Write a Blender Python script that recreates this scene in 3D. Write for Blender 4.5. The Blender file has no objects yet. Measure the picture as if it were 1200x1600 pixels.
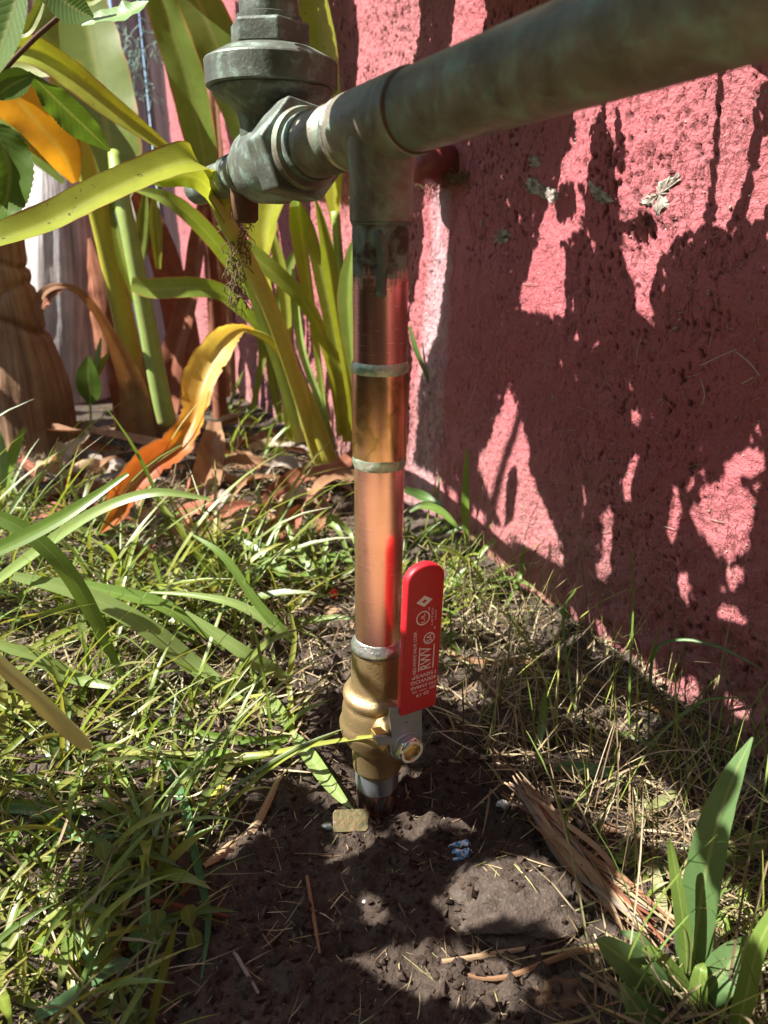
import bpy, bmesh, math, random
import numpy as np
from mathutils import Vector, Matrix
random.seed(7); rng = np.random.default_rng(11)
R = math.radians
scene = bpy.context.scene
COL = scene.collection

# ------------------------------------------------------------------ camera
FPX, PITCH, ROLL = 1108.0, R(22), R(0.55)
CAM = np.array([0, 0, .454])
fwd = np.array([0, math.cos(PITCH), -math.sin(PITCH)])
_up = np.array([0, math.sin(PITCH), math.cos(PITCH)]); _rt = np.array([1., 0, 0])
rgt = math.cos(ROLL) * _rt + math.sin(ROLL) * _up
upv = -math.sin(ROLL) * _rt + math.cos(ROLL) * _up
cd = bpy.data.cameras.new('camera'); cam = bpy.data.objects.new('camera', cd); COL.objects.link(cam)
m = Matrix.Identity(4)
for i in range(3):
    m[i][0] = rgt[i]; m[i][1] = upv[i]; m[i][2] = -fwd[i]; m[i][3] = CAM[i]
cam.matrix_world = m
cd.sensor_fit = 'HORIZONTAL'; cd.sensor_width = 36; cd.lens = FPX / 1200 * 36
cd.clip_start = .02; cd.clip_end = 300
cd.dof.use_dof = True; cd.dof.focus_distance = .56; cd.dof.aperture_fstop = 11
scene.camera = cam

# ------------------------------------------------------------------ sky, sun, exposure
SUN_EL, SUN_AZ = R(50), R(-10)          # sun stands to the left (-X), a touch in front of the pipe
S = np.array([-math.cos(SUN_EL) * math.cos(SUN_AZ), math.cos(SUN_EL) * math.sin(SUN_AZ), math.sin(SUN_EL)])
w = bpy.data.worlds.new('World'); scene.world = w; w.use_nodes = True
nt = w.node_tree
sky = nt.nodes.new('ShaderNodeTexSky'); sky.sky_type = 'NISHITA'; sky.sun_disc = False
sky.sun_elevation = SUN_EL; sky.sun_rotation = math.atan2(S[0], S[1])
nt.links.new(sky.outputs[0], nt.nodes['Background'].inputs[0]); nt.nodes['Background'].inputs[1].default_value = .085
sl = bpy.data.lights.new('sun', 'SUN'); sl.energy = 5; sl.angle = R(.4); sl.color = (1, .95, .87)
sun = bpy.data.objects.new('sun', sl); COL.objects.link(sun)
sun.rotation_euler = Vector(S).to_track_quat('Z', 'Y').to_euler()
vs = scene.view_settings
vs.view_transform = 'Standard'; vs.look = 'None'; vs.gamma = 1; vs.use_curve_mapping = False; vs.exposure = 1.8

# ------------------------------------------------------------------ helpers
def ray(px, py): return (px - 600) / FPX * rgt + (800 - py) / FPX * upv + fwd
def at(px, py, Y):
    d = ray(px, py); return CAM + d * (Y / d[1])
def onz(px, py, z=0.):
    d = ray(px, py); return CAM + d * ((z - CAM[2]) / d[2])
def onplane(px, py, p0, n):
    d = ray(px, py); return CAM + d * (((p0 - CAM) @ n) / (d @ n))
def proj(P):
    q = np.atleast_2d(P) - CAM; z = q @ fwd
    zz = np.where(z > 1e-3, z, 1e-3)
    return 600 + FPX * (q @ rgt) / zz, 800 - FPX * (q @ upv) / zz, z
def nrm(v): v = np.asarray(v, float); return v / (np.linalg.norm(v) + 1e-12)

def _h(ix, iy, s):
    n = (ix.astype(np.int64) * 374761393 + iy.astype(np.int64) * 668265263 + s * 974711) & 0xffffffff
    n = ((n ^ (n >> 13)) * 1274126177) & 0xffffffff
    return ((n ^ (n >> 16)) & 0xffff) / 65535.
def vn(x, y, s=0):
    x = np.asarray(x, float); y = np.asarray(y, float)
    ix = np.floor(x); iy = np.floor(y); fx = x - ix; fy = y - iy
    fx = fx * fx * (3 - 2 * fx); fy = fy * fy * (3 - 2 * fy)
    a = _h(ix, iy, s); b = _h(ix + 1, iy, s); c = _h(ix, iy + 1, s); d = _h(ix + 1, iy + 1, s)
    return (a * (1 - fx) + b * fx) * (1 - fy) + (c * (1 - fx) + d * fx) * fy
def fbm(x, y, o=4, s=0):
    r = 0; a = .5; t = 0
    for k in range(o):
        r = r + a * vn(x * 2 ** k, y * 2 ** k, s + k * 17); t += a; a *= .5
    return r / t

def wl(o):
    p = np.zeros(3)
    while o is not None: p += np.array(o.location); o = o.parent
    return p
def tag(o, label=None, cat=None, group=None, kind=None):
    if label: o['label'] = label
    if cat: o['category'] = cat
    if group: o['group'] = group
    if kind: o['kind'] = kind
    return o
def thing(name, label, cat, loc, group=None):
    o = bpy.data.objects.new(name, None); COL.objects.link(o); o.location = [float(c) for c in loc]
    o.empty_display_size = .02
    return tag(o, label, cat, group)

class MB:
    def __init__(s): s.v = []; s.f = []; s.uv = []; s.col = []; s.n = 0
    def add(s, V, F, UV=None, C=None):
        V = np.asarray(V, float)
        s.v.append(V); F = np.asarray(F) if not isinstance(F, list) else F
        if isinstance(F, np.ndarray): s.f.extend((F + s.n).tolist())
        else: s.f.extend([[i + s.n for i in f] for f in F])
        s.uv.append(np.zeros((len(V), 2)) if UV is None else np.asarray(UV, float))
        if C is None: C = np.ones((len(V), 4))
        C = np.asarray(C, float)
        if C.ndim == 1: C = np.tile(C, (len(V), 1))
        s.col.append(C)
        s.n += len(V)
        return s
    def tube(s, P, rad, n=12, cap=True, C=None, jit=0):
        P = np.asarray(P, float); k = len(P); rad = np.broadcast_to(np.asarray(rad, float), (k,))
        T = np.gradient(P, axis=0); T /= np.linalg.norm(T, axis=1)[:, None] + 1e-12
        ref = np.array([0, 0, 1.]) if abs(T[0][2]) < .9 else np.array([1., 0, 0])
        A = []; a = nrm(np.cross(T[0], ref))
        for i in range(k):
            a = nrm(a - T[i] * (a @ T[i])); A.append(a)
        A = np.array(A); B = np.cross(T, A)
        th = np.linspace(0, 2 * np.pi, n, endpoint=False)
        V = (P[:, None] + rad[:, None, None] * (np.cos(th)[None, :, None] * A[:, None] + np.sin(th)[None, :, None] * B[:, None]))
        if jit: V = V + rng.normal(0, jit, V.shape)
        V = V.reshape(-1, 3)
        UV = np.stack(np.meshgrid(th / (2 * np.pi), np.linspace(0, 1, k)), -1).reshape(-1, 2)
        F = []
        for i in range(k - 1):
            for j in range(n):
                j2 = (j + 1) % n
                F.append([i * n + j, i * n + j2, (i + 1) * n + j2, (i + 1) * n + j])
        if cap: F.append(list(range(n))[::-1]); F.append([(k - 1) * n + j for j in range(n)])
        return s.add(V, F, UV, C)
    def lathe(s, prof, c, axis, n=48, cap=True, sides=None, C=None, wob=0):
        # prof: (along, radius) pairs along axis from point c
        axis = nrm(axis); ref = np.array([0, 0, 1.]) if abs(axis[2]) < .9 else np.array([1., 0, 0])
        a = nrm(np.cross(axis, ref)); b = np.cross(axis, a)
        th = np.linspace(0, 2 * np.pi, n, endpoint=False); V = []
        for k, (h, r) in enumerate(prof):
            rr = r
            if wob: rr = r * (1 + wob * (vn(th * 3 + k * .3, np.full_like(th, h * 300), 5) - .5))
            V.append(c + axis * h + (np.cos(th) * rr)[:, None] * a + (np.sin(th) * rr)[:, None] * b)
        V = np.concatenate(V); k = len(prof); F = []
        for i in range(k - 1):
            for j in range(n):
                j2 = (j + 1) % n
                F.append([i * n + j, i * n + j2, (i + 1) * n + j2, (i + 1) * n + j])
        if cap: F.append(list(range(n))[::-1]); F.append([(k - 1) * n + j for j in range(n)])
        UV = np.stack(np.meshgrid(th / (2 * np.pi), np.linspace(0, 1, k)), -1).reshape(-1, 2)
        return s.add(V, F, UV, C)
    def ribbon(s, P, W, normal=None, twist=0., fold=.25, curl=0., n=5, seg=24, wave=0., C=None, ripple=0., rag=0.):
        """leaf or blade: P control points, W widths at them; smooth path, V or U section"""
        P = np.asarray(P, float); W = np.asarray(W, float)
        P, W = spline(P, seg), spline(W[:, None], seg)[:, 0]
        W = np.maximum(W, 1e-4)
        k = len(P)
        T = np.gradient(P, axis=0); T /= np.linalg.norm(T, axis=1)[:, None] + 1e-12
        if normal is None: N0 = CAM - P; N0 = N0 / np.linalg.norm(N0, axis=1)[:, None] + .5 * S
        else: N0 = np.tile(np.asarray(normal, float), (k, 1))
        Sd = np.cross(T, N0); ln = np.linalg.norm(Sd, axis=1)[:, None]
        Sd = Sd / (ln + 1e-9)
        for i in range(1, k):
            if Sd[i] @ Sd[i - 1] < 0: Sd[i] *= -1
        N = np.cross(Sd, T)
        tw = np.radians(np.interp(np.linspace(0, 1, k), np.linspace(0, 1, len(np.atleast_1d(twist))), np.atleast_1d(twist)))[:, None]
        S2 = Sd * np.cos(tw) + N * np.sin(tw); N2 = N * np.cos(tw) - Sd * np.sin(tw)
        t = np.linspace(-1, 1, n)
        a = np.linspace(0, 1, k)
        te = np.broadcast_to(t[None, :], (k, n)).copy()
        if rag:
            te[:, 0] *= 1 - rag * rng.random(k) ** 2; te[:, -1] *= 1 - rag * rng.random(k) ** 2
        V = P[:, None] + S2[:, None] * (W / 2)[:, None, None] * te[:, :, None]
        off = fold * np.abs(t)[None, :] + curl * (t ** 2)[None, :] + 0 * a[:, None]
        if wave:
            ph = rng.uniform(0, 50)
            off = off + wave * (vn(a[:, None] * 9 + ph, np.sign(t)[None, :] * 3 + ph, 3) - .5) * np.abs(t)[None, :] ** 2 * 2
        if ripple:
            off = off + ripple * np.sin(a * 40)[:, None] * np.abs(t)[None, :]
        V = V + N2[:, None] * (W / 2)[:, None, None] * off[:, :, None]
        UV = np.stack(np.broadcast_arrays(((t + 1) / 2)[None, :], a[:, None]), -1)
        i, j = np.meshgrid(np.arange(k - 1), np.arange(n - 1), indexing='ij')
        q = (i * n + j).ravel()
        F = np.stack([q, q + 1, q + n + 1, q + n], 1)
        return s.add(V.reshape(-1, 3), F, UV.reshape(-1, 2), C)
    def build(s, name, mat, parent=None, smooth=True, autos=None):
        V = np.concatenate(s.v); 
        if parent is not None: V = V - wl(parent)
        me = bpy.data.meshes.new(name); me.from_pydata(V.tolist(), [], s.f)
        me.uv_layers.new(name='UVMap')
        li = np.empty(len(me.loops), np.int32); me.loops.foreach_get('vertex_index', li)
        me.uv_layers[0].data.foreach_set('uv', np.concatenate(s.uv)[li].astype(np.float32).ravel())
        ca = me.color_attributes.new('tint', 'FLOAT_COLOR', 'POINT')
        ca.data.foreach_set('color', np.concatenate(s.col).astype(np.float32).ravel())
        if mat: me.materials.append(mat)
        if smooth: me.polygons.foreach_set('use_smooth', np.ones(len(me.polygons), bool))
        if autos: me.set_sharp_from_angle(angle=R(autos))
        o = bpy.data.objects.new(name, me); COL.objects.link(o)
        if parent is not None: o.parent = parent
        return o

def spline(P, seg):
    P = np.asarray(P, float); k = len(P)
    if k == 2: 
        t = np.linspace(0, 1, seg + 1)[:, None]; return P[0] * (1 - t) + P[1] * t
    d = np.r_[0, np.cumsum(np.linalg.norm(np.diff(P, axis=0), axis=1) + 1e-9)] if P.shape[1] > 1 else np.arange(k) * 1.
    d = np.linspace(0, 1, k)
    Q = np.vstack([2 * P[0] - P[1], P, 2 * P[-1] - P[-2]])
    out = []
    for u in np.linspace(0, k - 1, seg + 1):
        i = min(int(u), k - 2); t = u - i
        p0, p1, p2, p3 = Q[i], Q[i + 1], Q[i + 2], Q[i + 3]
        out.append(.5 * (2 * p1 + (p2 - p0) * t + (2 * p0 - 5 * p1 + 4 * p2 - p3) * t * t + (3 * p1 - p0 - 3 * p2 + p3) * t ** 3))
    return np.array(out)

def path(*q):
    """(px, py, Y, wpx) -> 3D points and metric widths"""
    P = np.array([at(a, b, c) for a, b, c, _ in q])
    z = (P - CAM) @ fwd
    return P, np.array([x[3] for x in q]) * z / FPX

def solid(loops, p0, ex, ey, ez, thick, bevel=0., flip=False):
    """flat plate from 2D loops (outer, holes) in plane p0+ex*x+ey*y, extruded +ez*thick"""
    bm = bmesh.new(); edges = []
    for lp in loops:
        vs_ = [bm.verts.new(Vector(p0 + ex * x + ey * y)) for x, y in lp]
        for i in range(len(vs_)): edges.append(bm.edges.new((vs_[i], vs_[(i + 1) % len(vs_)])))
    g = bmesh.ops.triangle_fill(bm, use_beauty=True, use_dissolve=False, edges=edges)
    fs = [f for f in bm.faces]
    r = bmesh.ops.extrude_face_region(bm, geom=fs)
    bmesh.ops.translate(bm, vec=Vector(ez * thick), verts=[v for v in r['geom'] if isinstance(v, bmesh.types.BMVert)])
    bmesh.ops.recalc_face_normals(bm, faces=bm.faces)
    if bevel:
        ed = [e for e in bm.edges if len(e.link_faces) == 2 and e.calc_face_angle(0) > R(50)]
        bmesh.ops.bevel(bm, geom=ed, offset=bevel, segments=3, profile=.5, affect='EDGES')
    V = np.array([v.co[:] for v in bm.verts]); bm.verts.index_update()
    F = [[v.index for v in f.verts] for f in bm.faces]; bm.free()
    return V, F

# ------------------------------------------------------------------ materials
class M:
    def __init__(s, name):
        s.m = bpy.data.materials.new(name); s.m.use_nodes = True; s.t = s.m.node_tree; s.t.nodes.clear()
        s.out = s.t.nodes.new('ShaderNodeOutputMaterial')
    def n(s, t, **k):
        nd = s.t.nodes.new('ShaderNode' + t)
        for a, b in k.items():
            if a.startswith('_'): setattr(nd, a[1:], b)
            else:
                key = a.replace('__', ' ')
                s.set(nd.inputs[key], b)
        return nd
    def set(s, inp, b):
        if hasattr(b, 'is_output') or isinstance(b, bpy.types.NodeSocket): s.t.links.new(b, inp)
        else: inp.default_value = b
    def coord(s, which='Object', scale=(1, 1, 1)):
        c = s.n('TexCoord'); mp = s.n('Mapping'); s.t.links.new(c.outputs[which], mp.inputs['Vector']); mp.inputs['Scale'].default_value = scale
        return mp.outputs[0]
    def noise(s, vec, scale, detail=4, rough=.55, dist=0.):
        nd = s.n('TexNoise', Vector=vec, Scale=scale, Detail=detail, Roughness=rough, Distortion=dist); return nd.outputs['Fac']
    def ramp(s, fac, *stops, interp='LINEAR'):
        nd = s.n('ValToRGB'); s.t.links.new(fac, nd.inputs[0]); cr = nd.color_ramp; cr.interpolation = interp
        while len(cr.elements) < len(stops): cr.elements.new(.5)
        for e, (p, c) in zip(cr.elements, stops):
            e.position = p; e.color = (c, c, c, 1) if isinstance(c, (int, float)) else (*c, 1)
        return nd.outputs[0]
    def mix(s, fac, a, b, blend='MIX'):
        nd = s.n('Mix', _data_type='RGBA', _blend_type=blend)
        s.set(nd.inputs['Factor'], fac)
        for i, v in ((6, a), (7, b)):
            s.set(nd.inputs[i], (*v, 1) if isinstance(v, tuple) and len(v) == 3 else v)
        return nd.outputs[2]
    def math(s, op, a, b=0., c=0., clamp=False):
        nd = s.n('Math', _operation=op, _use_clamp=clamp)
        s.set(nd.inputs[0], a); s.set(nd.inputs[1], b); s.set(nd.inputs[2], c); return nd.outputs[0]
    def bump(s, h, strength=.5, dist=.001):
        return s.n('Bump', Height=h, Strength=strength, Distance=dist).outputs[0]
    def bsdf(s, col, rough=.6, metal=0., normal=None, spec=.5, **k):
        nd = s.n('BsdfPrincipled')
        s.set(nd.inputs['Base Color'], (*col, 1) if isinstance(col, tuple) else col)
        s.set(nd.inputs['Roughness'], rough); s.set(nd.inputs['Metallic'], metal); s.set(nd.inputs['Specular IOR Level'], spec)
        if normal is not None: s.set(nd.inputs['Normal'], normal)
        for a, b in k.items(): s.set(nd.inputs[a.replace('_', ' ')], b)
        return nd.outputs[0]
    def fin(s, sh): s.t.links.new(sh, s.out.inputs[0]); return s.m

def leaf_mat(name, stops, edge=None, trans=.45, rough=.42, veins=1., mott=.35, vscale=60, spots=0., under=None):
    """colour runs along the leaf (v), pale midrib, slanting side veins, mottling, optional dry edge"""
    k = M(name)
    uv = k.n('TexCoord').outputs['UV']; sx = k.n('SeparateXYZ'); k.t.links.new(uv, sx.inputs[0])
    u, v = sx.outputs[0], sx.outputs[1]
    ob = k.coord('Object')
    nz = k.noise(ob, 55, 5); nz2 = k.noise(ob, 14, 3)
    vj = k.math('ADD', v, k.math('MULTIPLY', k.math('SUBTRACT', nz2, .5), .25))
    col = k.ramp(vj, *stops)
    col = k.mix(k.math('MULTIPLY', k.ramp(nz, (.35, 0.), (.7, 1.)), mott), col, k.mix(1., col, (.45, .5, .3), 'MULTIPLY'))
    d = k.math('ABSOLUTE', k.math('SUBTRACT', u, .5))
    rib = k.ramp(d, (.0, 1.), (.035, .6), (.07, 0.))
    col = k.mix(k.math('MULTIPLY', rib, .45), col, k.mix(.5, col, (.55, .55, .22)))
    ph = k.math('ADD', k.math('MULTIPLY', v, vscale), k.math('MULTIPLY', d, -vscale * .35))
    vein = k.math('POWER', k.math('ABSOLUTE', k.math('SINE', k.math('MULTIPLY', ph, 3.1416))), .5)
    col = k.mix(k.math('MULTIPLY', k.math('SUBTRACT', 1., vein), .3 * veins), col, k.mix(1., col, (.7, .72, .5), 'MULTIPLY'))
    if spots:
        sp = k.ramp(k.noise(ob, 130, 2), (.68, 0.), (.74, 1.))
        col = k.mix(k.math('MULTIPLY', sp, spots), col, (.10, .05, .02))
    if edge:
        e = k.math('ADD', d, k.math('MULTIPLY', k.math('SUBTRACT', nz2, .5), .22))
        col = k.mix(k.ramp(e, (.44, 0.), (.50, 1.)), col, edge)
    nrmv = k.bump(k.math('ADD', vein, k.math('MULTIPLY', nz, .6)), .16, .0006)
    a = k.bsdf(col, rough, 0, nrmv, .4)
    tcol = k.mix(1., col, (1.25, 1.15, .55), 'MULTIPLY')
    tr = k.n('BsdfTranslucent', Color=tcol, Normal=nrmv).outputs[0]
    ms = k.n('MixShader'); ms.inputs[0].default_value = trans
    k.t.links.new(a, ms.inputs[1]); k.t.links.new(tr, ms.inputs[2])
    return k.fin(ms.outputs[0])

def tint_mat(name, rough=.5, trans=.35, mott=.4, spec=.35, scale=120):
    k = M(name)
    at_ = k.n('Attribute', _attribute_name='tint').outputs['Color']
    nz = k.noise(k.coord('Object'), scale, 4)
    col = k.mix(k.math('MULTIPLY', nz, mott), at_, k.mix(1., at_, (.4, .42, .35), 'MULTIPLY'))
    uv = k.n('SeparateXYZ'); k.t.links.new(k.n('TexCoord').outputs['UV'], uv.inputs[0])
    rib = k.ramp(k.math('ABSOLUTE', k.math('SUBTRACT', uv.outputs[0], .5)), (.0, 1.), (.06, 0.))
    col = k.mix(k.math('MULTIPLY', rib, .25), col, (.4, .42, .2))
    st = k.math('SINE', k.math('MULTIPLY', uv.outputs[0], 70.))
    nm = k.bump(st, .12, .0003)
    a = k.bsdf(col, rough, 0, nm, spec)
    if trans:
        tr = k.n('BsdfTranslucent', Color=k.mix(1., col, (1.2, 1.15, .6), 'MULTIPLY')).outputs[0]
        ms = k.n('MixShader'); ms.inputs[0].default_value = trans
        k.t.links.new(a, ms.inputs[1]); k.t.links.new(tr, ms.inputs[2]); a = ms.outputs[0]
    return k.fin(a)

def dry_mat(name, c1, c2, trans=.15):
    k = M(name); ob = k.coord('Object')
    uv = k.n('SeparateXYZ'); k.t.links.new(k.n('TexCoord').outputs['UV'], uv.inputs[0])
    st = k.noise(k.coord('UV', (45, 2, 1)), 1, 4)
    nz = k.noise(ob, 40, 5)
    col = k.mix(k.ramp(nz, (.3, 0.), (.7, 1.)), c1, c2)
    col = k.mix(k.math('MULTIPLY', st, .75), col, k.mix(1., col, (.35, .3, .25), 'MULTIPLY'))
    nm = k.bump(k.math('ADD', st, k.math('MULTIPLY', nz, .5)), .6, .0008)
    a = k.bsdf(col, .75, 0, nm, .2)
    tr = k.n('BsdfTranslucent', Color=k.mix(1., col, (1.3, .9, .5), 'MULTIPLY')).outputs[0]
    ms = k.n('MixShader'); ms.inputs[0].default_value = trans
    k.t.links.new(a, ms.inputs[1]); k.t.links.new(tr, ms.inputs[2])
    return k.fin(ms.outputs[0])

MAT = {}
def mats():
    # soil
    k = M('soil'); ob = k.coord('Object')
    n1 = k.noise(ob, 9, 6); n2 = k.noise(ob, 120, 6, .65); n3 = k.noise(ob, 420, 4, .6)
    col = k.mix(k.ramp(n1, (.3, 0.), (.7, 1.)), (.044, .032, .025), (.078, .059, .047))
    col = k.mix(k.ramp(n2, (.42, 0.), (.72, 1.)), col, (.105, .082, .066))
    col = k.mix(k.ramp(n3, (.60, 0.), (.72, .7)), col, (.20, .165, .13))
    sx = k.n('SeparateColor'); k.t.links.new(k.n('Attribute', _attribute_name='tint').outputs['Color'], sx.inputs[0])
    col = k.mix(sx.outputs[0], k.mix(1., col, (.62, .58, .55), 'MULTIPLY'), col)
    col = k.mix(k.math('MULTIPLY', sx.outputs[1], k.ramp(n2, (.2, .5), (.6, 1.))), col, k.mix(n1, (.24, .22, .09), (.34, .27, .16)))
    h = k.math('ADD', k.math('MULTIPLY', n2, 1.), k.math('MULTIPLY', n3, .5))
    MAT['soil'] = k.fin(k.bsdf(col, .9, 0, k.bump(h, .9, .004), .25))
    k = M('clod'); ob = k.coord('Object'); n2 = k.noise(ob, 200, 5)
    col = k.mix(n2, k.n('Attribute', _attribute_name='tint').outputs['Color'], (.03, .02, .015))
    MAT['clod'] = k.fin(k.bsdf(col, .95, 0, k.bump(n2, .8, .002), .15))
    # stucco
    k = M('stucco'); ob = k.coord('Object')
    n1 = k.noise(ob, 5, 5); n2 = k.noise(ob, 45, 6, .65); n3 = k.noise(ob, 330, 4, .6)
    col = k.mix(k.ramp(n1, (.3, 0.), (.7, 1.)), (.33, .080, .092), (.42, .115, .135))
    col = k.mix(k.ramp(n2, (.5, 0.), (.8, .55)), col, (.25, .06, .065))
    sx = k.n('SeparateColor'); k.t.links.new(k.n('Attribute', _attribute_name='tint').outputs['Color'], sx.inputs[0])
    pit, fade, dust = sx.outputs[0], sx.outputs[1], sx.outputs[2]
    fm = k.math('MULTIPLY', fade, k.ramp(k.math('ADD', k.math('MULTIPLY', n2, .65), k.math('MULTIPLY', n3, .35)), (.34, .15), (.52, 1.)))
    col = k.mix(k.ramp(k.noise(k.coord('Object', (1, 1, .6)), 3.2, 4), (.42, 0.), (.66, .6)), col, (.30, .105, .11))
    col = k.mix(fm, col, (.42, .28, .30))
    dm = k.math('MULTIPLY', dust, k.ramp(n2, (.25, .1), (.7, 1.)))
    col = k.mix(dm, col, (.34, .20, .18))
    col = k.mix(k.ramp(n3, (.70, 0.), (.78, .6)), col, (.55, .42, .40))
    crk = k.ramp(k.math('ABSOLUTE', k.math('SUBTRACT', k.noise(k.coord('Object', (1, 1, .35)), 24, 6, .7, .5), .5)), (.004, 1.), (.010, 0.))
    crk = k.math('MULTIPLY', crk, k.ramp(n1, (.48, 0.), (.6, 1.)))
    pf = k.math('MAXIMUM', k.ramp(k.noise(k.coord('Object', (1, 1, .5)), 240, 4, .7), (.60, 0.), (.66, 1.)), crk)
    col = k.mix(k.math('MULTIPLY', pf, .55), col, (.12, .03, .03))
    col = k.mix(pit, col, (.07, .022, .02))
    nm = k.bump(k.math('ADD', k.math('MULTIPLY', n3, 1.), k.math('SUBTRACT', k.math('MULTIPLY', k.noise(ob, 170, 5, .65), 1.6), k.math('MULTIPLY', pf, 1.3))), .85, .0028)
    MAT['stucco'] = k.fin(k.bsdf(col, .72, 0, nm, .3))
    k = M('plaster'); ob = k.coord('Object'); n2 = k.noise(ob, 90, 6, .7)
    MAT['plaster'] = k.fin(k.bsdf(k.ramp(n2, (.38, (.10, .075, .06)), (.5, (.28, .24, .20)), (.70, (.50, .46, .41))), .9, 0, k.bump(n2, 1., .004)))
    # patina pipe
    def patina(name, dark, mid, verd, amt, metal=.35):
        k = M(name); ob = k.coord('Object')
        n1 = k.noise(ob, 26, 6, .6, .6); n2 = k.noise(ob, 90, 6, .6, .3); n3 = k.noise(ob, 400, 4)
        col = k.mix(k.ramp(n1, (.35, 0.), (.65, 1.)), dark, mid)
        col = k.mix(k.math('MULTIPLY', k.ramp(k.math('ADD', k.math('MULTIPLY', n1, .5), k.math('MULTIPLY', n2, .5)), (.5, 0.), (.62, 1.)), amt), col, verd)
        col = k.mix(k.ramp(n3, (.6, 0.), (.8, .5)), col, (.05, .045, .035))
        ro = k.ramp(n2, (.3, .38), (.7, .6))
        MAT[name] = k.fin(k.bsdf(col, ro, metal, k.bump(k.math('ADD', n2, k.math('MULTIPLY', n3, .5)), .35, .0015), .45))
    patina('patina', (.105, .085, .062), (.25, .22, .17), (.22, .34, .26), .65)
    patina('patina_valve', (.065, .072, .060), (.13, .15, .125), (.26, .38, .33), .7, .2)
    # riser copper: dark oxidised at the top (object z above ~.42), brushed bright copper below
    k = M('copper'); ob = k.coord('Object'); sz = k.n('SeparateXYZ'); k.t.links.new(k.n('TexCoord').outputs['Object'], sz.inputs[0])
    br = k.noise(k.coord('Object', (60, 60, 1400)), 1, 5, .6)
    st = k.noise(k.coord('Object', (160, 160, 14)), 1, 4, .6)
    n2 = k.noise(ob, 45, 5)
    cu = k.mix(k.ramp(br, (.3, 0.), (.7, 1.)), (.93, .44, .37), (.97, .55, .49))
    cu = k.mix(k.ramp(n2, (.5, 0.), (.75, .5)), cu, (.74, .40, .24))
    scr = k.ramp(k.noise(k.coord('Object', (25, 25, 900)), 1, 2), (.70, 0.), (.74, .5)); cu = k.mix(scr, cu, (.50, .24, .17))
    stn2 = k.ramp(k.noise(k.coord('Object', (1, 1, .6)), 48, 5, .65, .6), (.60, 0.), (.70, .55)); cu = k.mix(stn2, cu, (.42, .22, .11))
    edge = k.math('ADD', sz.outputs[2], k.math('ADD', k.math('MULTIPLY', k.math('SUBTRACT', st, .5), .035), k.math('MULTIPLY', k.math('SUBTRACT', k.noise(k.coord('Object', (30, 30, 500)), 1, 3), .5), .014)))
    ox = k.ramp(edge, (.4205, 0.), (.4260, 1.))
    n1 = k.noise(ob, 60, 6, .6, .8)
    dk = k.mix(k.ramp(n1, (.42, 0.), (.60, 1.)), (.06, .042, .032), (.19, .24, .21))
    col = k.mix(ox, cu, dk)
    MAT['copper'] = k.fin(k.bsdf(col, k.mix(ox, k.ramp(br, (.3, .20), (.7, .28)), (.55, .55, .55)), k.mix(ox, (.96, .96, .96), (.3, .3, .3)), k.bump(k.math('ADD', br, k.math('MULTIPLY', st, .6)), .03, .0004), Anisotropic=.85))
    k = M('copper_flux'); ob = k.coord('Object'); n1 = k.noise(ob, 26, 3, .5, .5); n2 = k.noise(ob, 130, 5)
    cu = k.mix(n2, (.78, .38, .26), (.90, .48, .34))
    stn = k.ramp(n1, (.38, 0.), (.50, .75), (.62, .55), (.70, .1))
    col = k.mix(stn, cu, (.52, .34, .10))
    col = k.mix(k.ramp(n1, (.46, 0.), (.49, .35), (.54, 0.)), col, (.18, .10, .04))
    MAT['copper_flux'] = k.fin(k.bsdf(col, k.ramp(n1, (.4, .22), (.6, .34)), .95, k.bump(n1, .1, .001)))
    k = M('solder'); ob = k.coord('Object'); n1 = k.noise(ob, 150, 4)
    col = k.mix(k.ramp(n1, (.45, 0.), (.65, 1.)), (.62, .60, .57), (.36, .42, .34))
    MAT['solder'] = k.fin(k.bsdf(col, .32, .9, k.bump(n1, .7, .002)))
    k = M('solder_green'); ob = k.coord('Object'); n1 = k.noise(ob, 130, 4)
    col = k.mix(k.ramp(n1, (.4, 0.), (.6, 1.)), (.52, .52, .42), (.24, .36, .26))
    MAT['solder_green'] = k.fin(k.bsdf(col, .42, .6, k.bump(n1, .9, .002)))
    k = M('brass_cast'); ob = k.coord('Object'); n1 = k.noise(ob, 60, 5); n2 = k.noise(ob, 900, 3)
    col = k.mix(k.ramp(n1, (.35, 0.), (.7, 1.)), (.47, .335, .17), (.31, .225, .115))
    col = k.mix(k.ramp(k.noise(ob, 38, 3, .5, 1.), (.62, 0.), (.72, .6)), col, (.62, .36, .24))
    MAT['brass_cast'] = k.fin(k.bsdf(col, k.ramp(n1, (.3, .40), (.7, .52)), .85, k.bump(k.math('ADD', n2, k.math('MULTIPLY', k.noise(ob, 240, 4), .8)), .4, .0012)))
    k = M('brass'); ob = k.coord('Object'); n1 = k.noise(ob, 200, 4)
    MAT['brass'] = k.fin(k.bsdf(k.mix(n1, (.75, .52, .22), (.6, .42, .18)), .3, 1., k.bump(n1, .3, .0006)))
    k = M('burnt_copper'); ob = k.coord('Object'); n1 = k.noise(ob, 70, 5, .5, .8); n2 = k.noise(ob, 200, 5)
    col = k.ramp(n1, (.36, (.02, .016, .016)), (.46, (.07, .035, .028)), (.51, (.36, .17, .11)), (.56, (.10, .06, .055)), (.64, (.22, .23, .26)), (.76, (.05, .045, .05)))
    MAT['burnt_copper'] = k.fin(k.bsdf(col, k.ramp(n2, (.3, .25), (.7, .6)), k.ramp(n1, (.42, .2), (.52, .9)), k.bump(n2, .4, .001)))
    k = M('zinc'); ob = k.coord('Object'); n1 = k.noise(ob, 110, 5)
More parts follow.
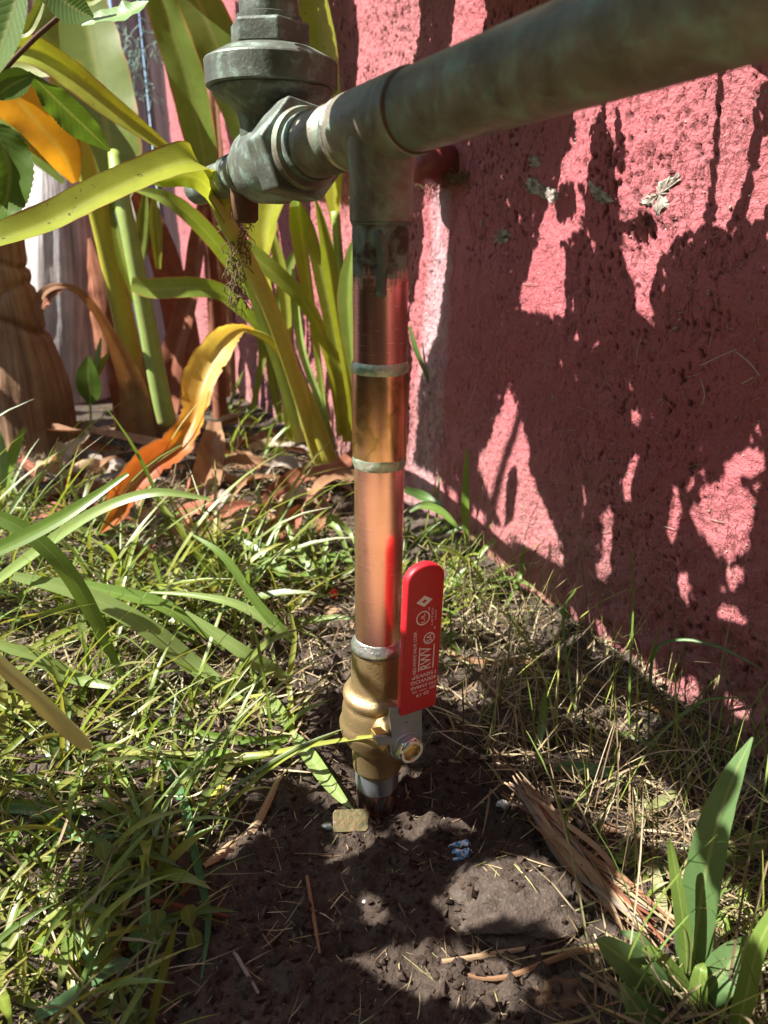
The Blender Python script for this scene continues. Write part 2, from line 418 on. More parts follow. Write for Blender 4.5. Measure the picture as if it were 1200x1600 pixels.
    MAT['zinc'] = k.fin(k.bsdf(k.mix(n1, (.24, .27, .31), (.36, .39, .43)), k.ramp(n1, (.3, .34), (.7, .5)), .75, k.bump(n1, .15, .0005)))
    k = M('nut_steel'); ob = k.coord('Object'); n1 = k.noise(ob, 160, 4)
    MAT['nut_steel'] = k.fin(k.bsdf(k.mix(n1, (.62, .62, .64), (.8, .78, .74)), .22, 1., k.bump(n1, .1, .0004)))
    k = M('red_vinyl'); ob = k.coord('Object'); n1 = k.noise(ob, 130, 5)
    MAT['red_vinyl'] = k.fin(k.bsdf(k.mix(k.ramp(k.noise(ob, 55, 6, .7), (.56, 0.), (.80, .35)), k.mix(n1, (.40, .005, .013), (.50, .012, .022)), (.42, .12, .11)), k.ramp(n1, (.3, .36), (.7, .55)), 0, k.bump(k.noise(ob, 260, 3), .08, .0005), .5))
    k = M('white_print'); ob = k.coord('Object')
    MAT['white_print'] = k.fin(k.bsdf(k.mix(k.ramp(k.noise(ob, 600, 3), (.62, 0.), (.75, .6)), (.72, .68, .70), (.5, .1, .12)), .5))
    k = M('painted_pipe'); ob = k.coord('Object'); n1 = k.noise(ob, 40, 5)
    MAT['painted_pipe'] = k.fin(k.bsdf(k.mix(n1, (.24, .05, .05), (.15, .03, .03)), .35, 0, k.bump(n1, .4, .002)))
    k = M('fence_wood'); st = k.noise(k.coord('Object', (60, 60, 3)), 1, 5); n1 = k.noise(k.coord('Object'), 6, 4)
    at_ = k.n('Attribute', _attribute_name='tint').outputs['Color']
    MAT['fence_wood'] = k.fin(k.bsdf(k.mix(k.math('MULTIPLY', st, .8), at_, (.03, .02, .02)), .8, 0, k.bump(st, .6, .003)))
    def bark(name, a, b, c, sc):
        k = M(name); st = k.noise(k.coord('UV', (sc, 3, 1)), 1, 6, .65, .3); n1 = k.noise(k.coord('Object'), 14, 6, .6)
        col = k.mix(k.ramp(n1, (.35, 0.), (.65, 1.)), a, b); col = k.mix(k.ramp(st, (.35, .9), (.6, 0.)), col, c)
        MAT[name] = k.fin(k.bsdf(col, .85, 0, k.bump(k.math('ADD', st, k.math('MULTIPLY', n1, .6)), .9, .006), .2))
    bark('bark_brown', (.24, .135, .075), (.34, .22, .14), (.11, .06, .035), 34)
    bark('bark_grey', (.50, .47, .46), (.66, .63, .63), (.20, .16, .15), 46)
    bark('bark_strip', (.16, .075, .045), (.26, .13, .08), (.06, .03, .02), 16)
    bark('bark_red', (.30, .11, .06), (.36, .16, .09), (.14, .05, .03), 10)
    # plants
    G = leaf_mat
    MAT['leaf_green'] = G('leaf_green', [(0., (.20, .27, .045)), (1., (.15, .22, .04))], edge=(.30, .20, .05), veins=.8, vscale=70)
    MAT['leaf_mid'] = G('leaf_mid', [(0., (.25, .34, .055)), (1., (.18, .28, .05))], edge=(.40, .24, .06), veins=.8)
    MAT['leaf_yellow'] = G('leaf_yellow', [(0., (.42, .44, .05)), (.5, (.38, .42, .05)), (1., (.30, .36, .05))], edge=(.22, .09, .03), veins=.5, spots=.8, trans=.52)
    MAT['leaf_lime'] = G('leaf_lime', [(0., (.30, .34, .05)), (1., (.22, .29, .04))], veins=.6, trans=.5)
    MAT['leaf_orange'] = G('leaf_orange', [(0., (.62, .40, .06)), (.25, (.74, .54, .16)), (.52, (.72, .32, .03)), (.66, (.40, .10, .03)), (1., (.50, .16, .04))], edge=(.20, .08, .05), trans=.55, veins=.4, spots=.5)  # the palest stop puts the sunlit cream of the upper leaf into the colour
    MAT['leaf_amber'] = G('leaf_amber', [(0., (.65, .32, .03)), (.7, (.62, .30, .03)), (1., (.35, .14, .04))], edge=(.18, .07, .04), trans=.55, veins=.9, vscale=40)
    MAT['leaf_rose'] = G('leaf_rose', [(0., (.08, .15, .02)), (1., (.10, .18, .025))], veins=.8, vscale=14, trans=.35)
    MAT['leaf_pale'] = G('leaf_pale', [(0., (.20, .31, .13)), (1., (.24, .36, .17))], veins=1., vscale=14, trans=.3, rough=.3)
    MAT['stem_green'] = G('stem_green', [(0., (.38, .33, .14)), (.15, (.30, .40, .12)), (1., (.26, .36, .09))], trans=.1, veins=0, vscale=2)
    MAT['stem_yellow'] = G('stem_yellow', [(0., (.46, .40, .07)), (.4, (.48, .45, .06)), (1., (.40, .42, .06))], trans=.15, veins=0, spots=.7, mott=.2)
    MAT['weed_leaf'] = G('weed_leaf', [(0., (.12, .19, .04)), (1., (.16, .24, .05))], veins=.8, vscale=12, trans=.35)
    MAT['weed_blue'] = G('weed_blue', [(0., (.08, .15, .05)), (1., (.14, .23, .09))], veins=0, vscale=10, trans=.35, rough=.35)
    MAT['clover_tan'] = G('clover_tan', [(0., (.36, .24, .12)), (1., (.45, .30, .16))], veins=.6, vscale=12, trans=.35)
    MAT['blade'] = tint_mat('blade', .32, .42, .4, .5)
    MAT['straw'] = tint_mat('straw', .7, .12, .5, .2)
    MAT['twig'] = dry_mat('twig', (.10, .05, .03), (.16, .09, .05), 0.)
    MAT['dry_brown'] = dry_mat('dry_brown', (.26, .135, .07), (.36, .21, .12))
    MAT['dry_tan'] = dry_mat('dry_tan', (.40, .27, .16), (.52, .39, .25))
    MAT['dry_red'] = dry_mat('dry_red', (.26, .09, .055), (.36, .15, .09))
    MAT['dry_grey'] = dry_mat('dry_grey', (.24, .20, .17), (.36, .31, .27), .05)
    MAT['canopy'] = tint_mat('canopy', .5, .3)
    k = M('rusty_tag'); ob = k.coord('Object'); n1 = k.noise(ob, 160, 5)
    MAT['rusty_tag'] = k.fin(k.bsdf(k.ramp(n1, (.35, (.05, .045, .022)), (.5, (.11, .09, .035)), (.65, (.12, .065, .03)), (.8, (.2, .2, .19))), .5, .3, k.bump(n1, .5, .002)))
    k = M('pebble'); ob = k.coord('Object'); n1 = k.noise(ob, 300, 4)
    MAT['pebble'] = k.fin(k.bsdf(k.ramp(n1, (.3, (.45, .42, .38)), (.7, (.75, .72, .68))), .5, 0, k.bump(n1, .5, .001)))
    k = M('blue_plastic'); ob = k.coord('Object'); n1 = k.noise(ob, 350, 3)
    MAT['blue_plastic'] = k.fin(k.bsdf(k.ramp(n1, (.45, (.03, .30, .62)), (.55, (.75, .80, .85))), .4, 0, k.bump(n1, .4, .001)))
    k = M('stone'); ob = k.coord('Object'); n1 = k.noise(ob, 30, 6); n2 = k.noise(ob, 260, 5, .65)
    MAT['stone'] = k.fin(k.bsdf(k.mix(k.ramp(n2, (.35, 0.), (.7, 1.)), (.07, .052, .041), (.155, .122, .098)), .92, 0, k.bump(k.math('ADD', n2, n1), .8, .003), .2))
    k = M('rusty_stone'); ob = k.coord('Object'); n1 = k.noise(ob, 50, 6)
    MAT['rusty_stone'] = k.fin(k.bsdf(k.ramp(n1, (.35, (.05, .034, .025)), (.58, (.11, .065, .035)), (.75, (.30, .19, .09))), .9, 0, k.bump(n1, .9, .004), .2))
    k = M('berry'); MAT['berry'] = k.fin(k.bsdf((.55, .03, .01), .3, 0, k.bump(k.noise(k.coord('Object'), 300, 3), .3, .001)))
    k = M('moss'); ob = k.coord('Object'); n1 = k.noise(ob, 90, 5)
    MAT['moss'] = k.fin(k.bsdf(k.mix(n1, (.09, .06, .035), (.22, .15, .08)), .95, 0, None, .1))
mats()

# ------------------------------------------------------------------ ground
RX, RY = -.0036, .468
WP, WD = np.array([.359, .526, 0.]), nrm([-.4726, .8813, 0]); WN = nrm([-.8813, -.4726, 0])
def gz(x, y, fine=False):
    x = np.asarray(x, float); y = np.asarray(y, float)
    z = (fbm(x * 5 + 9, y * 5 + 3, 3, 2) - .5) * .035
    d = np.hypot(x - RX - .01, y - RY); z = z * np.clip(d / .2, .15, 1) - .004 * np.exp(-(d / .07) ** 2)
    z = z + .016 * np.exp(-(((x - .085) / .05) ** 2 + ((y - .385) / .035) ** 2))
    dw = (np.stack(np.broadcast_arrays(x - WP[0], y - WP[1]), -1) @ WN[:2])
    z = z + .018 * np.exp(-np.clip(dw, 0, 9) / .07) * np.clip((y - .5) / .2, 0, 1)
    if fine:
        a = np.clip(1.6 - y, .25, 1)
        z = z + (fbm(x * 38, y * 38, 4, 8) - .5) * .016 * a + np.clip(vn(x * 95, y * 95, 5) - .5, 0, 1) * .016 * a + (vn(x * 230, y * 230, 6) - .5) * .006 * a
    return z
def onG(px, py):
    z = 0.
    for _ in range(5):
        p = onz(px, py, z); z = float(gz(p[0], p[1]))
    return np.array([p[0], p[1], z])

def grid_sheet(name, xs, ys, zf, mat, tintf=None):
    X, Y = np.meshgrid(xs, ys, indexing='ij'); Z = zf(X, Y)
    V = np.stack([X, Y, Z], -1).reshape(-1, 3); nx, ny = len(xs), len(ys)
    i, j = np.meshgrid(np.arange(nx - 1), np.arange(ny - 1), indexing='ij'); q = (i * ny + j).ravel()
    F = np.stack([q, q + ny, q + ny + 1, q + 1], 1)
    C = None if tintf is None else tintf(X, Y)
    return MB().add(V, F, None, C).build(name, mat)
def grade(a, b, c, d, step, far):
    mid = np.arange(b, c + 1e-9, step)
    L = b - np.geomspace(step * 2, b - a, far); Rr = c + np.geomspace(step * 2, d - c, far)
    return np.r_[L[::-1], mid, Rr]
xs = grade(-60, -.75, .42, 60, .0034, 40); ys = np.r_[-60, -20, -8, -3, -1, -.4, -.1, .1, .2, np.arange(.25, 1.0, .0034), np.geomspace(1.0, 2.6, 150), np.geomspace(2.65, 80, 40)]
def gtint(X, Y):
    # damp dug earth round the pipe foot is darker; dry dust towards the wall and far litter
    d = np.hypot(X - .02, (Y - .43)); damp = np.clip((d - .10) / .16, 0, 1) * np.clip(.3 + fbm(X * 9, Y * 9, 3, 4), 0, 1)
    damp = damp * (1 - .8 * np.clip((Y - .95) / .25, 0, 1) * (X < 0)); dry = np.clip(np.maximum((.20 - Y) / .12, np.maximum((-.55 - X) / .3, (X - .5) / .3)), 0, 1) * (Y < 1.0); return np.stack([damp, dry, 0 * dry, 0 * dry + 1], -1).reshape(-1, 4)  # dry: pale ground colour added out of view to brighten the copper's reflections
ground = grid_sheet('ground', xs, ys, lambda X, Y: gz(X, Y, True), MAT['soil'], gtint)
tag(ground, 'dark dug earth strewn with dry litter', kind='structure')

# ------------------------------------------------------------------ wall (rough red stucco)
wt = np.r_[np.geomspace(-2.2, -.26, 12), np.arange(-.24, 1.12, .0021), np.geomspace(1.125, 2.16, 130)]
wz = np.r_[-.10, np.arange(-.06, .78, .0021), np.geomspace(.79, 2.1, 16)]
T_, Z_ = np.meshgrid(wt, wz, indexing='ij')
def wall_t(px, py): p = onplane(px, py, WP, WN); return (p - WP) @ WD, p[2]
h = (fbm(T_ * 8, Z_ * 8, 3, 31) - .5) * .020
low = np.clip(1 - Z_ / .28, 0, 1) * np.clip(1 - T_ / .55, 0, 1)
h += low * (fbm(T_ * 16 + 3, Z_ * 16, 4, 41) - .35) * .05
h += (fbm(T_ * 75, Z_ * 55, 4, 33) - .5) * .0036 + (vn(T_ * 260, Z_ * 230, 35) - .5) * .0016
# weathered pits, longer than wide, in loose columns
pn = vn(T_ * 300, Z_ * 150, 51) * .6 + vn(T_ * 430, Z_ * 330, 52) * .4
dens = fbm(T_ * 11, Z_ * 3.2, 3, 53)
pit = np.clip((pn + (dens - .5) * .6 - .75) / .09, 0, 1)
h -= pit * .0028
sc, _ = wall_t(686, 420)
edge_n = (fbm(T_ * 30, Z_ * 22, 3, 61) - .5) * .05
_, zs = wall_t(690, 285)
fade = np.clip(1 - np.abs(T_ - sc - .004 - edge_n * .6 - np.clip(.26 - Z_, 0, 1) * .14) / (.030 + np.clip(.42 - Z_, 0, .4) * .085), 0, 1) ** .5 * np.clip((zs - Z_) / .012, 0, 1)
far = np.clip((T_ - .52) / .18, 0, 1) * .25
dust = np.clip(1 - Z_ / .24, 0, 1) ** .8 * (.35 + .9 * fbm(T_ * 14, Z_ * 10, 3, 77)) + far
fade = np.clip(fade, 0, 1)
P_ = WP + T_[..., None] * WD + Z_[..., None] * np.array([0, 0, 1]) + h[..., None] * WN
n_t, n_z = T_.shape
i, j = np.meshgrid(np.arange(n_t - 1), np.arange(n_z - 1), indexing='ij'); q = (i * n_z + j).ravel()
wf = np.stack([q, q + 1, q + n_z + 1, q + n_z], 1)
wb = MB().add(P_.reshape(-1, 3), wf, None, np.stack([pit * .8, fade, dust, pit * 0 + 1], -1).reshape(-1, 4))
c0 = [WP + WD * t_ + np.array([0, 0, z_]) - WN * d_ for d_ in (.03, .22) for t_ in (-2.2, 2.16) for z_ in (-.1, 2.1)]
wb.add(c0, [[0, 1, 3, 2], [4, 6, 7, 5], [0, 4, 5, 1], [2, 3, 7, 6], [1, 5, 7, 3], [0, 2, 6, 4]], None, (0, 0, 0, 1))
wroot = thing('stucco_wall', 'rough red painted stucco wall with pits and dappled shade', 'wall', WP)
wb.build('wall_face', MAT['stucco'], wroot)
def wall_pt(px, py, out=.0):
    return onplane(px, py, WP, WN) + WN * out
def wall_h(P):
    t_ = (P - WP) @ WD; a = np.clip(np.searchsorted(wt, t_), 0, n_t - 1); b = np.clip(np.searchsorted(wz, P[2]), 0, n_z - 1)
    return h[a, b]
# places where the paint has flaked off and grey plaster shows
def blob(px, py, pts, thick=.0009):
    c = wall_pt(px, py); c = c + WN * (wall_h(c) + .0005)
    V, F = [], []
    ring = []
    for k in range(len(pts)):
        a, b = np.array(pts[k], float), np.array(pts[(k + 1) % len(pts)], float)
        for s_ in (0, .2, .4, .6, .8):
            ring.append(a * (1 - s_) + b * s_ + rng.normal(0, 1.9, 2))
    mp = np.mean(ring, 0)
    V.append(np.array([*mp, thick * .7])); 
    for x, y in ring: V.append(np.array([x, y, 0])); 
    for x, y in ring: V.append(np.array([mp[0] + (x - mp[0]) * .86, mp[1] + (y - mp[1]) * .86, thick * rng.uniform(.7, 1.4)]))
    for x, y in ring: V.append(np.array([mp[0] + (x - mp[0]) * .45, mp[1] + (y - mp[1]) * .45, thick * rng.uniform(.3, .9)]))
    n = len(ring); W = []
    for x, y, o in V:
        p = wall_pt(x, y); W.append(p + WN * (wall_h(p) + .0003 + o))
    for k in range(n):
        k2 = (k + 1) % n
        F += [[1 + k, 1 + k2, 1 + n + k2, 1 + n + k], [1 + n + k, 1 + n + k2, 1 + 2 * n + k2, 1 + 2 * n + k], [0, 1 + 2 * n + k, 1 + 2 * n + k2]]
    return W, F
flakes = [(847, 298, [(826, 277), (838, 280), (850, 292), (868, 296), (870, 312), (858, 318), (846, 306), (830, 303), (825, 290)]),
          (940, 300, [(920, 284), (932, 288), (944, 296), (958, 306), (960, 316), (946, 320), (934, 312), (926, 300)]),
          (1035, 305, [(1000, 312), (1018, 310), (1026, 298), (1034, 284), (1050, 274), (1064, 270), (1062, 280), (1046, 288), (1044, 302), (1048, 318), (1036, 340), (1030, 334), (1020, 322), (1004, 320)]),
          (789, 370, [(778, 362), (794, 360), (802, 368), (794, 376), (782, 382), (776, 374)]),
          (836, 250, [(826, 246), (838, 242), (846, 252), (838, 262), (828, 258)])]
for cx, cy, pts in flakes:
    W_, F_ = blob(cx, cy, pts); MB().add(W_, F_).build('bare_plaster_patch', MAT['plaster'], wroot, False)
# little grit and chips stuck to the paint
gb = MB()
for _ in range(260):
    p = wall_pt(rng.uniform(700, 1195), rng.uniform(130, 1050))
    if p[2] < .03: continue
    p = p + WN * (wall_h(p) + .0004); r = rng.uniform(.0006, .0017) * (2 if rng.random() < .06 else 1)
    v = rng.normal(0, 1, (6, 3)); o = np.array([[1, 0, 0], [-1, 0, 0], [0, 1, 0], [0, -1, 0], [0, 0, 1], [0, 0, -1]]) * r * rng.uniform(.6, 1.3, (6, 1))
    gb.add(p + o, [[0, 2, 4], [2, 1, 4], [1, 3, 4], [3, 0, 4], [2, 0, 5], [1, 2, 5], [3, 1, 5], [0, 3, 5]])
tag(gb.build('grit', MAT['plaster'], wroot), kind='stuff')
cb = MB()
hairs = [(1105, 570, 1160, 545), (1160, 548, 1198, 586), (1105, 590, 1107, 632), (1170, 598, 1188, 588), (740, 630, 752, 592), (1005, 560, 1013, 528)]
for a in hairs:
    P0 = np.array([wall_pt(a[0], a[1]), wall_pt((a[0] + a[2]) / 2 + rng.normal(0, 3), (a[1] + a[3]) / 2 + rng.normal(0, 3)), wall_pt(a[2], a[3])])
    P0 = P0 + WN * .009
    cb.tube(spline(P0, 8), .0005, 5, C=(.5, .42, .34, 1))
for _ in range(70):
    x, y = rng.uniform(720, 1195), rng.uniform(420, 1000); L = rng.uniform(8, 34); a = rng.normal(1.5, .7)
    P0 = np.array([wall_pt(x, y), wall_pt(x + L * .5 * math.cos(a) + rng.normal(0, 3), y + L * .5 * math.sin(a)), wall_pt(x + L * math.cos(a), y + L * math.sin(a))])
    P0 = np.array([p + WN * (wall_h(p) + .0015) for p in P0])
    cb.tube(spline(P0, 6), .00028, 4, C=(.42, .34, .26, 1))
tag(cb.build('stuck_straw', MAT['straw'], wroot), kind='stuff')

# ------------------------------------------------------------------ board fence far behind the plants
f0 = WP + WD * 2.3; fr = thing('board_fence', 'dark weathered board fence behind the tall leaves', 'fence', (-1.4, 2.75, 0))
x = -3.4; kk = 0
while x < f0[0] + .2:
    wdt = rng.uniform(.075, .115)
    cc = [(.10, .045, .05), (.13, .06, .06), (.22, .25, .31), (.085, .04, .045), (.16, .09, .085)][kk % 5 if kk % 7 else 3]
    hgt = rng.uniform(1.55, 1.7); y0 = 2.75 + rng.normal(0, .004)
    V, F = solid([[(0, -.05), (wdt, -.05), (wdt, hgt), (wdt * .5, hgt + .03), (0, hgt)]], np.array([x, y0, 0.]), np.array([1., 0, 0]), np.array([0, 0, 1.]), np.array([0, 1., 0]), .018, .002)
    MB().add(V, F, None, (*cc, 1)).build('board', MAT['fence_wood'], fr, False); x += wdt + rng.uniform(.006, .02); kk += 1
for z_ in (.35, 1.3):
    V, F = solid([[(0, 0), (f0[0] + 3.6, 0), (f0[0] + 3.6, .08), (0, .08)]], np.array([-3.4, 2.775, z_]), np.array([1., 0, 0]), np.array([0, 0, 1.]), np.array([0, 1., 0]), .04, .002)
    MB().add(V, F, None, (.11, .06, .06, 1)).build('rail', MAT['fence_wood'], fr, False)

# ------------------------------------------------------------------ copper pipework
def zr(v): return onplane(593, v, np.array([0, RY, 0]), np.array([0, -1., 0]))[2]
PIPE = thing('water_pipe', 'copper riser with red-handled ball valve joined to a tarnished horizontal pipe and bronze valve', 'pipework', (RX, RY, 0))
ax = np.array([RX, RY, 0.]); UPZ = np.array([0, 0, 1.])
PD = nrm(ray(-95, 436))                   # away from the camera, parallel to the wall
zt = zr(191); TEE = np.array([RX, RY, zt])
RP, RH = .0175, .0206
def rise(prof, name, mat, par=PIPE, n=48, wob=0): return MB().lathe([(zr(v), r) for v, r in prof], ax, UPZ, n, wob=wob).build(name, mat, par, True, 40)
rise([(340, RP), (450, RP), (574, RP)], 'riser_pipe', MAT['copper'])
rise([(702, RP), (850, RP), (1012, RP)], 'riser_pipe', MAT['copper'])
rise([(566, .0178), (569, .0186), (573, .01885), (640, .0187), (706, .0187), (712, .0184), (716, .0179)], 'coupling', MAT['copper_flux'])
rise([(563, .0176), (565, .0185), (570, .01905), (575, .0192), (579, .0190), (581, .0187)], 'solder_ring', MAT['solder_green'], n=64, wob=.025)
rise([(710, .0184), (714, .0188), (719, .0187), (724, .0182), (727, .0176)], 'solder_ring', MAT['solder_green'], n=64, wob=.03)
# tee
tee = MB()
L1 = .036
tee.lathe([(-L1, RH + .0003), (-L1 + .001, RH + .0014), (0, RH + .0015), (L1 - .001, RH + .0014), (L1, RH + .0003)], TEE, PD, 48)
tee.lathe([(zr(347), RP + .0002), (zr(346), RP + .0016), (zr(270), RP + .0018), (zt - .012, RP + .003), (zt, RP + .003)], ax, UPZ, 48)
tee = tee.build('tee_fitting', MAT['patina'], PIPE, True, 35)
MB().lathe([(zr(352), RP + .0002), (zr(349), RP + .0009), (zr(346.5), RP + .0012)], ax, UPZ, 48).build('joint_ring', MAT['patina_valve'], tee)
MB().lathe([(-L1 - .0018, RH + .0001), (-L1 - .0008, RH + .0004), (-L1 + .0004, RH + .0009)], TEE, PD, 48).build('joint_ring', MAT['twig'], tee)
# horizontal pipe: towards the camera on the right
MB().lathe([(-.95, RH), (-.5, RH), (-.2, RH), (-.03, RH)], TEE, PD, 56).build('horizontal_pipe', MAT['patina'], PIPE)
MB().lathe([(.03, RH), (.10, RH), (.125, RH)], TEE, PD, 56).build('nipple', MAT['patina'], PIPE)
band = MB().lathe([(.0362, RH), (.0368, RH + .0011), (.0408, RH + .0010), (.0416, RH)], TEE, PD, 48).build('pipe_band', MAT['solder'], PIPE)
# solder run on the upper pipe
P0 = [ax + UPZ * zr(v) + np.array([math.sin(a), -math.cos(a), 0]) * (RP - .0012) for v, a in ((362, -.12), (392, .08), (420, .05), (448, .04), (462, .05))]
mb = MB().tube(spline(np.array(P0), 16), np.interp(np.linspace(0, 1, 17), [0, .3, .7, .88, 1], [.0030, .0042, .0030, .0040, .0022]), 12, jit=.00025)
mb.build('solder_run', MAT['patina_valve'], PIPE)

# --- bronze valve on the left with bonnet
VS = .170
VC = TEE + PD * VS; VC = VC + 0
vx = at(426, 150, VC[1]); VA = np.array([vx[0], VC[1], 0.])
def zv(v): return at(426, v, VA[1])[2]
kpx = ((VA + UPZ * .5 - CAM) @ fwd) / FPX
def rv(wpx): return wpx / 2 * kpx
valve = MB()
valve.lathe([(zv(262), rv(60)), (zv(240), rv(92)), (zv(215), rv(104)), (zv(195), rv(104)), (zv(178), rv(112)), (zv(165), rv(132)), (zv(158), rv(165)), (zv(150), rv(178)), (zv(142), rv(182)), (zv(139), rv(178))], VA, UPZ, 64, wob=.015)
valve.lathe([(-.060, rv(80)), (-.046, rv(100)), (-.034, rv(110)), (0, rv(122)), (.03, rv(112)), (.040, rv(96)), (.046, rv(76))], np.array([VA[0], VA[1], VC[2]]), PD, 56, wob=.015)
vb = valve.build('valve_body', MAT['patina_valve'], PIPE, True, 50)
cap = MB().lathe([(zv(141), rv(172)), (zv(140.5), rv(194)), (zv(138), rv(197)), (zv(100), rv(198)), (zv(97), rv(195)), (zv(80), rv(140)), (zv(78), rv(124))], VA, UPZ, 72).build('bonnet', MAT['patina_valve'], vb, True, 22)
def hexprism(c, axis, z0, z1, r, rot, bev=.0015, r1=None):
    axis = nrm(axis); a = nrm(np.cross(axis, UPZ if abs(axis[2]) < .9 else np.array([1., 0, 0]))); b = np.cross(axis, a)
    pts = [(r * math.cos(rot + k * math.pi / 3), r * math.sin(rot + k * math.pi / 3)) for k in range(6)]
    return solid([pts], c + axis * z0, a, b, axis, z1 - z0, bev)
V, F = hexprism(VA, UPZ, zv(78), zv(38), rv(122), R(20), .002); MB().add(V, F).build('hex_collar', MAT['patina_valve'], vb, False)
MB().lathe([(zv(42), rv(96)), (zv(28), rv(96)), (zv(26), rv(86)), (zv(-60), rv(84)), (zv(-62), rv(112)), (zv(-110), rv(112)), (zv(-112), rv(60))], VA, UPZ, 40).build('valve_neck', MAT['patina_valve'], vb, True, 40)
MB().lathe([(zv(318), rv(40)), (zv(306), rv(56)), (zv(296), rv(64)), (zv(250), rv(64))], np.array([VA[0], VA[1], 0]), UPZ, 24).build('drain_plug', MAT['patina'], vb, True, 40)
# union nut on the tee side of the valve body
un = TEE + PD * .112
V, F = hexprism(un, PD, -.008, .022, .0345, R(12), .002)
nut = MB().add(V, F).build('union_nut', MAT['patina_valve'], PIPE, False)
MB().lathe([(-.0155, RH), (-.0150, .0255), (-.010, .0268), (-.006, .0268)], un, PD, 48).build('union_collar', MAT['patina'], nut, True, 40)
MB().lathe([(-.0245, RH), (-.024, RH + .0016), (-.0155, RH + .0018), (-.015, RH)], un, PD, 48).build('union_lip', MAT['patina_valve'], nut, True, 40)
# far side: rings and the pipe going on behind the leaves
MB().lathe([(.040, rv(80)), (.046, rv(78)), (.047, rv(70)), (.058, rv(70)), (.059, rv(76)), (.066, rv(76)), (.067, rv(66)), (.085, rv(66)), (.086, rv(72)), (.10, rv(72)), (.101, rv(62)), (.20, rv(62))], np.array([VA[0], VA[1], VC[2]]), PD, 40).build('tail_piece', MAT['patina_valve'], PIPE, True, 35)
tl = np.array([VA[0], VA[1], VC[2]]) + PD * .072
MB().lathe([(-.040, .008), (-.037, .011), (-.02, .012), (0, .012)], tl, UPZ, 20).build('tail_stub', MAT['twig'], PIPE)

# --- ball valve
zb = zr(1110); q_ = onz(637, 1167, zb); th_ = math.atan2(q_[0] - RX, RY - q_[1]); LQ = math.hypot(q_[0] - RX, q_[1] - RY); N = np.array([math.sin(th_), -math.cos(th_), 0.]); RR = np.array([math.cos(th_), math.sin(th_), 0.])
BC = np.array([RX, RY, zb])
body = MB().lathe([(zr(1194), .0188), (zr(1193), .0200), (zr(1188), .0204), (zr(1160), .0207), (zr(1153), .0228), (zr(1149), .0262), (zr(1142), .0286), (zr(1134), .0298), (zr(1129), .0308), (zr(1124), .0308), (zr(1119), .0294), (zr(1113), .0286),
    (zr(1100), .0280), (zr(1092), .0268), (zr(1088), .0258), (zr(1084), .0274), (zr(1079), .0278), (zr(1074), .0262), (zr(1071), .0236), (zr(1068), .0222), (zr(1062), .0212), (zr(1030), .0208), (zr(1008), .0207), (zr(1004), .0203), (zr(1001), .0190)], ax, UPZ, 72, wob=.012)
bv = body.build('ball_valve', MAT['brass_cast'], PIPE, True, 60); tag(bv, 'cast brass ball valve body')
MB().lathe([(zr(1010), .0210), (zr(1005), .0211), (zr(1000), .0200), (zr(994), .0180), (zr(992), .0176)], ax, UPZ, 64, wob=.03).build('solder_ring', MAT['solder'], bv)
MB().lathe([(-.014, .0180), (.014, .0178), (LQ - .017, .0172), (LQ - .013, .0166), (LQ - .0105, .0140), (LQ - .0104, .0110), (LQ - .0085, .0108)], BC, N, 40).build('stem_housing', MAT['brass_cast'], bv, True, 40)
PC = BC + N * (LQ - .0088)
def p2(px, py, off=.0):
    p = onplane(px, py, PC + N * off, N) - PC; return (p @ RR, p[2])
def arc(cx, cy, rx, ry, a0, a1, n=12): return [(cx + rx * math.cos(R(a)), cy + ry * math.sin(R(a))) for a in np.linspace(a0, a1, n)]
nx_, nz_ = p2(637, 1167, .004)
# lever plate: follows the outline of the grey steel lever, with its stop tab and small hole
lev = [p2(608, 1105), p2(606, 1117), (nx_ - .0125, nz_ + .012), p2(598, 1147), p2(583, 1150), p2(590, 1162), p2(606, 1161)]
lev += arc(nx_, nz_, .0132, .0132, 195, 345, 12) + [(nx_ + .0136, nz_ + .004), p2(656, 1113), p2(657, 1100)]
hx, hz = p2(632, 1128)
V, F = solid([lev, arc(hx, hz, .0016, .0022, 0, 330, 10)], PC, RR, UPZ, N, .0026, 0)
MB().add(V, F).build('lever_plate', MAT['zinc'], bv, False)
NC = PC + RR * nx_ + UPZ * nz_
MB().lathe([(.0026, .0128), (.0032, .0126), (.0036, .0118), (.0037, .006)], NC, N, 36).build('washer', MAT['zinc'], bv, True, 40)
V, F = hexprism(NC, N, .0037, .0092, .0116, R(10), .0007)
ntm = MB().add(V, F); ntm.lathe([(.0092, .0098), (.0104, .0098), (.0110, .0092), (.0110, .0072), (.0092, .0066)], NC, N, 32, cap=False)
hn = ntm.build('hex_nut', MAT['nut_steel'], bv, True, 30)
MB().lathe([(.004, .0064), (.0098, .0062), (.0104, .0054), (.0105, .0020), (.0098, .0018)], NC, N, 24).build('stem_end', MAT['brass'], bv, True, 40)
# brass stop lug beneath the lever
sb = [p2(580, 1140, -.008), p2(598, 1136, -.008), p2(606, 1150, -.008), p2(592, 1168, -.008), p2(584, 1158, -.008)]
V, F = solid([sb], PC - N * .010, RR, UPZ, N, .0085, .0008); MB().add(V, F).build('stop_lug', MAT['brass'], bv, False)
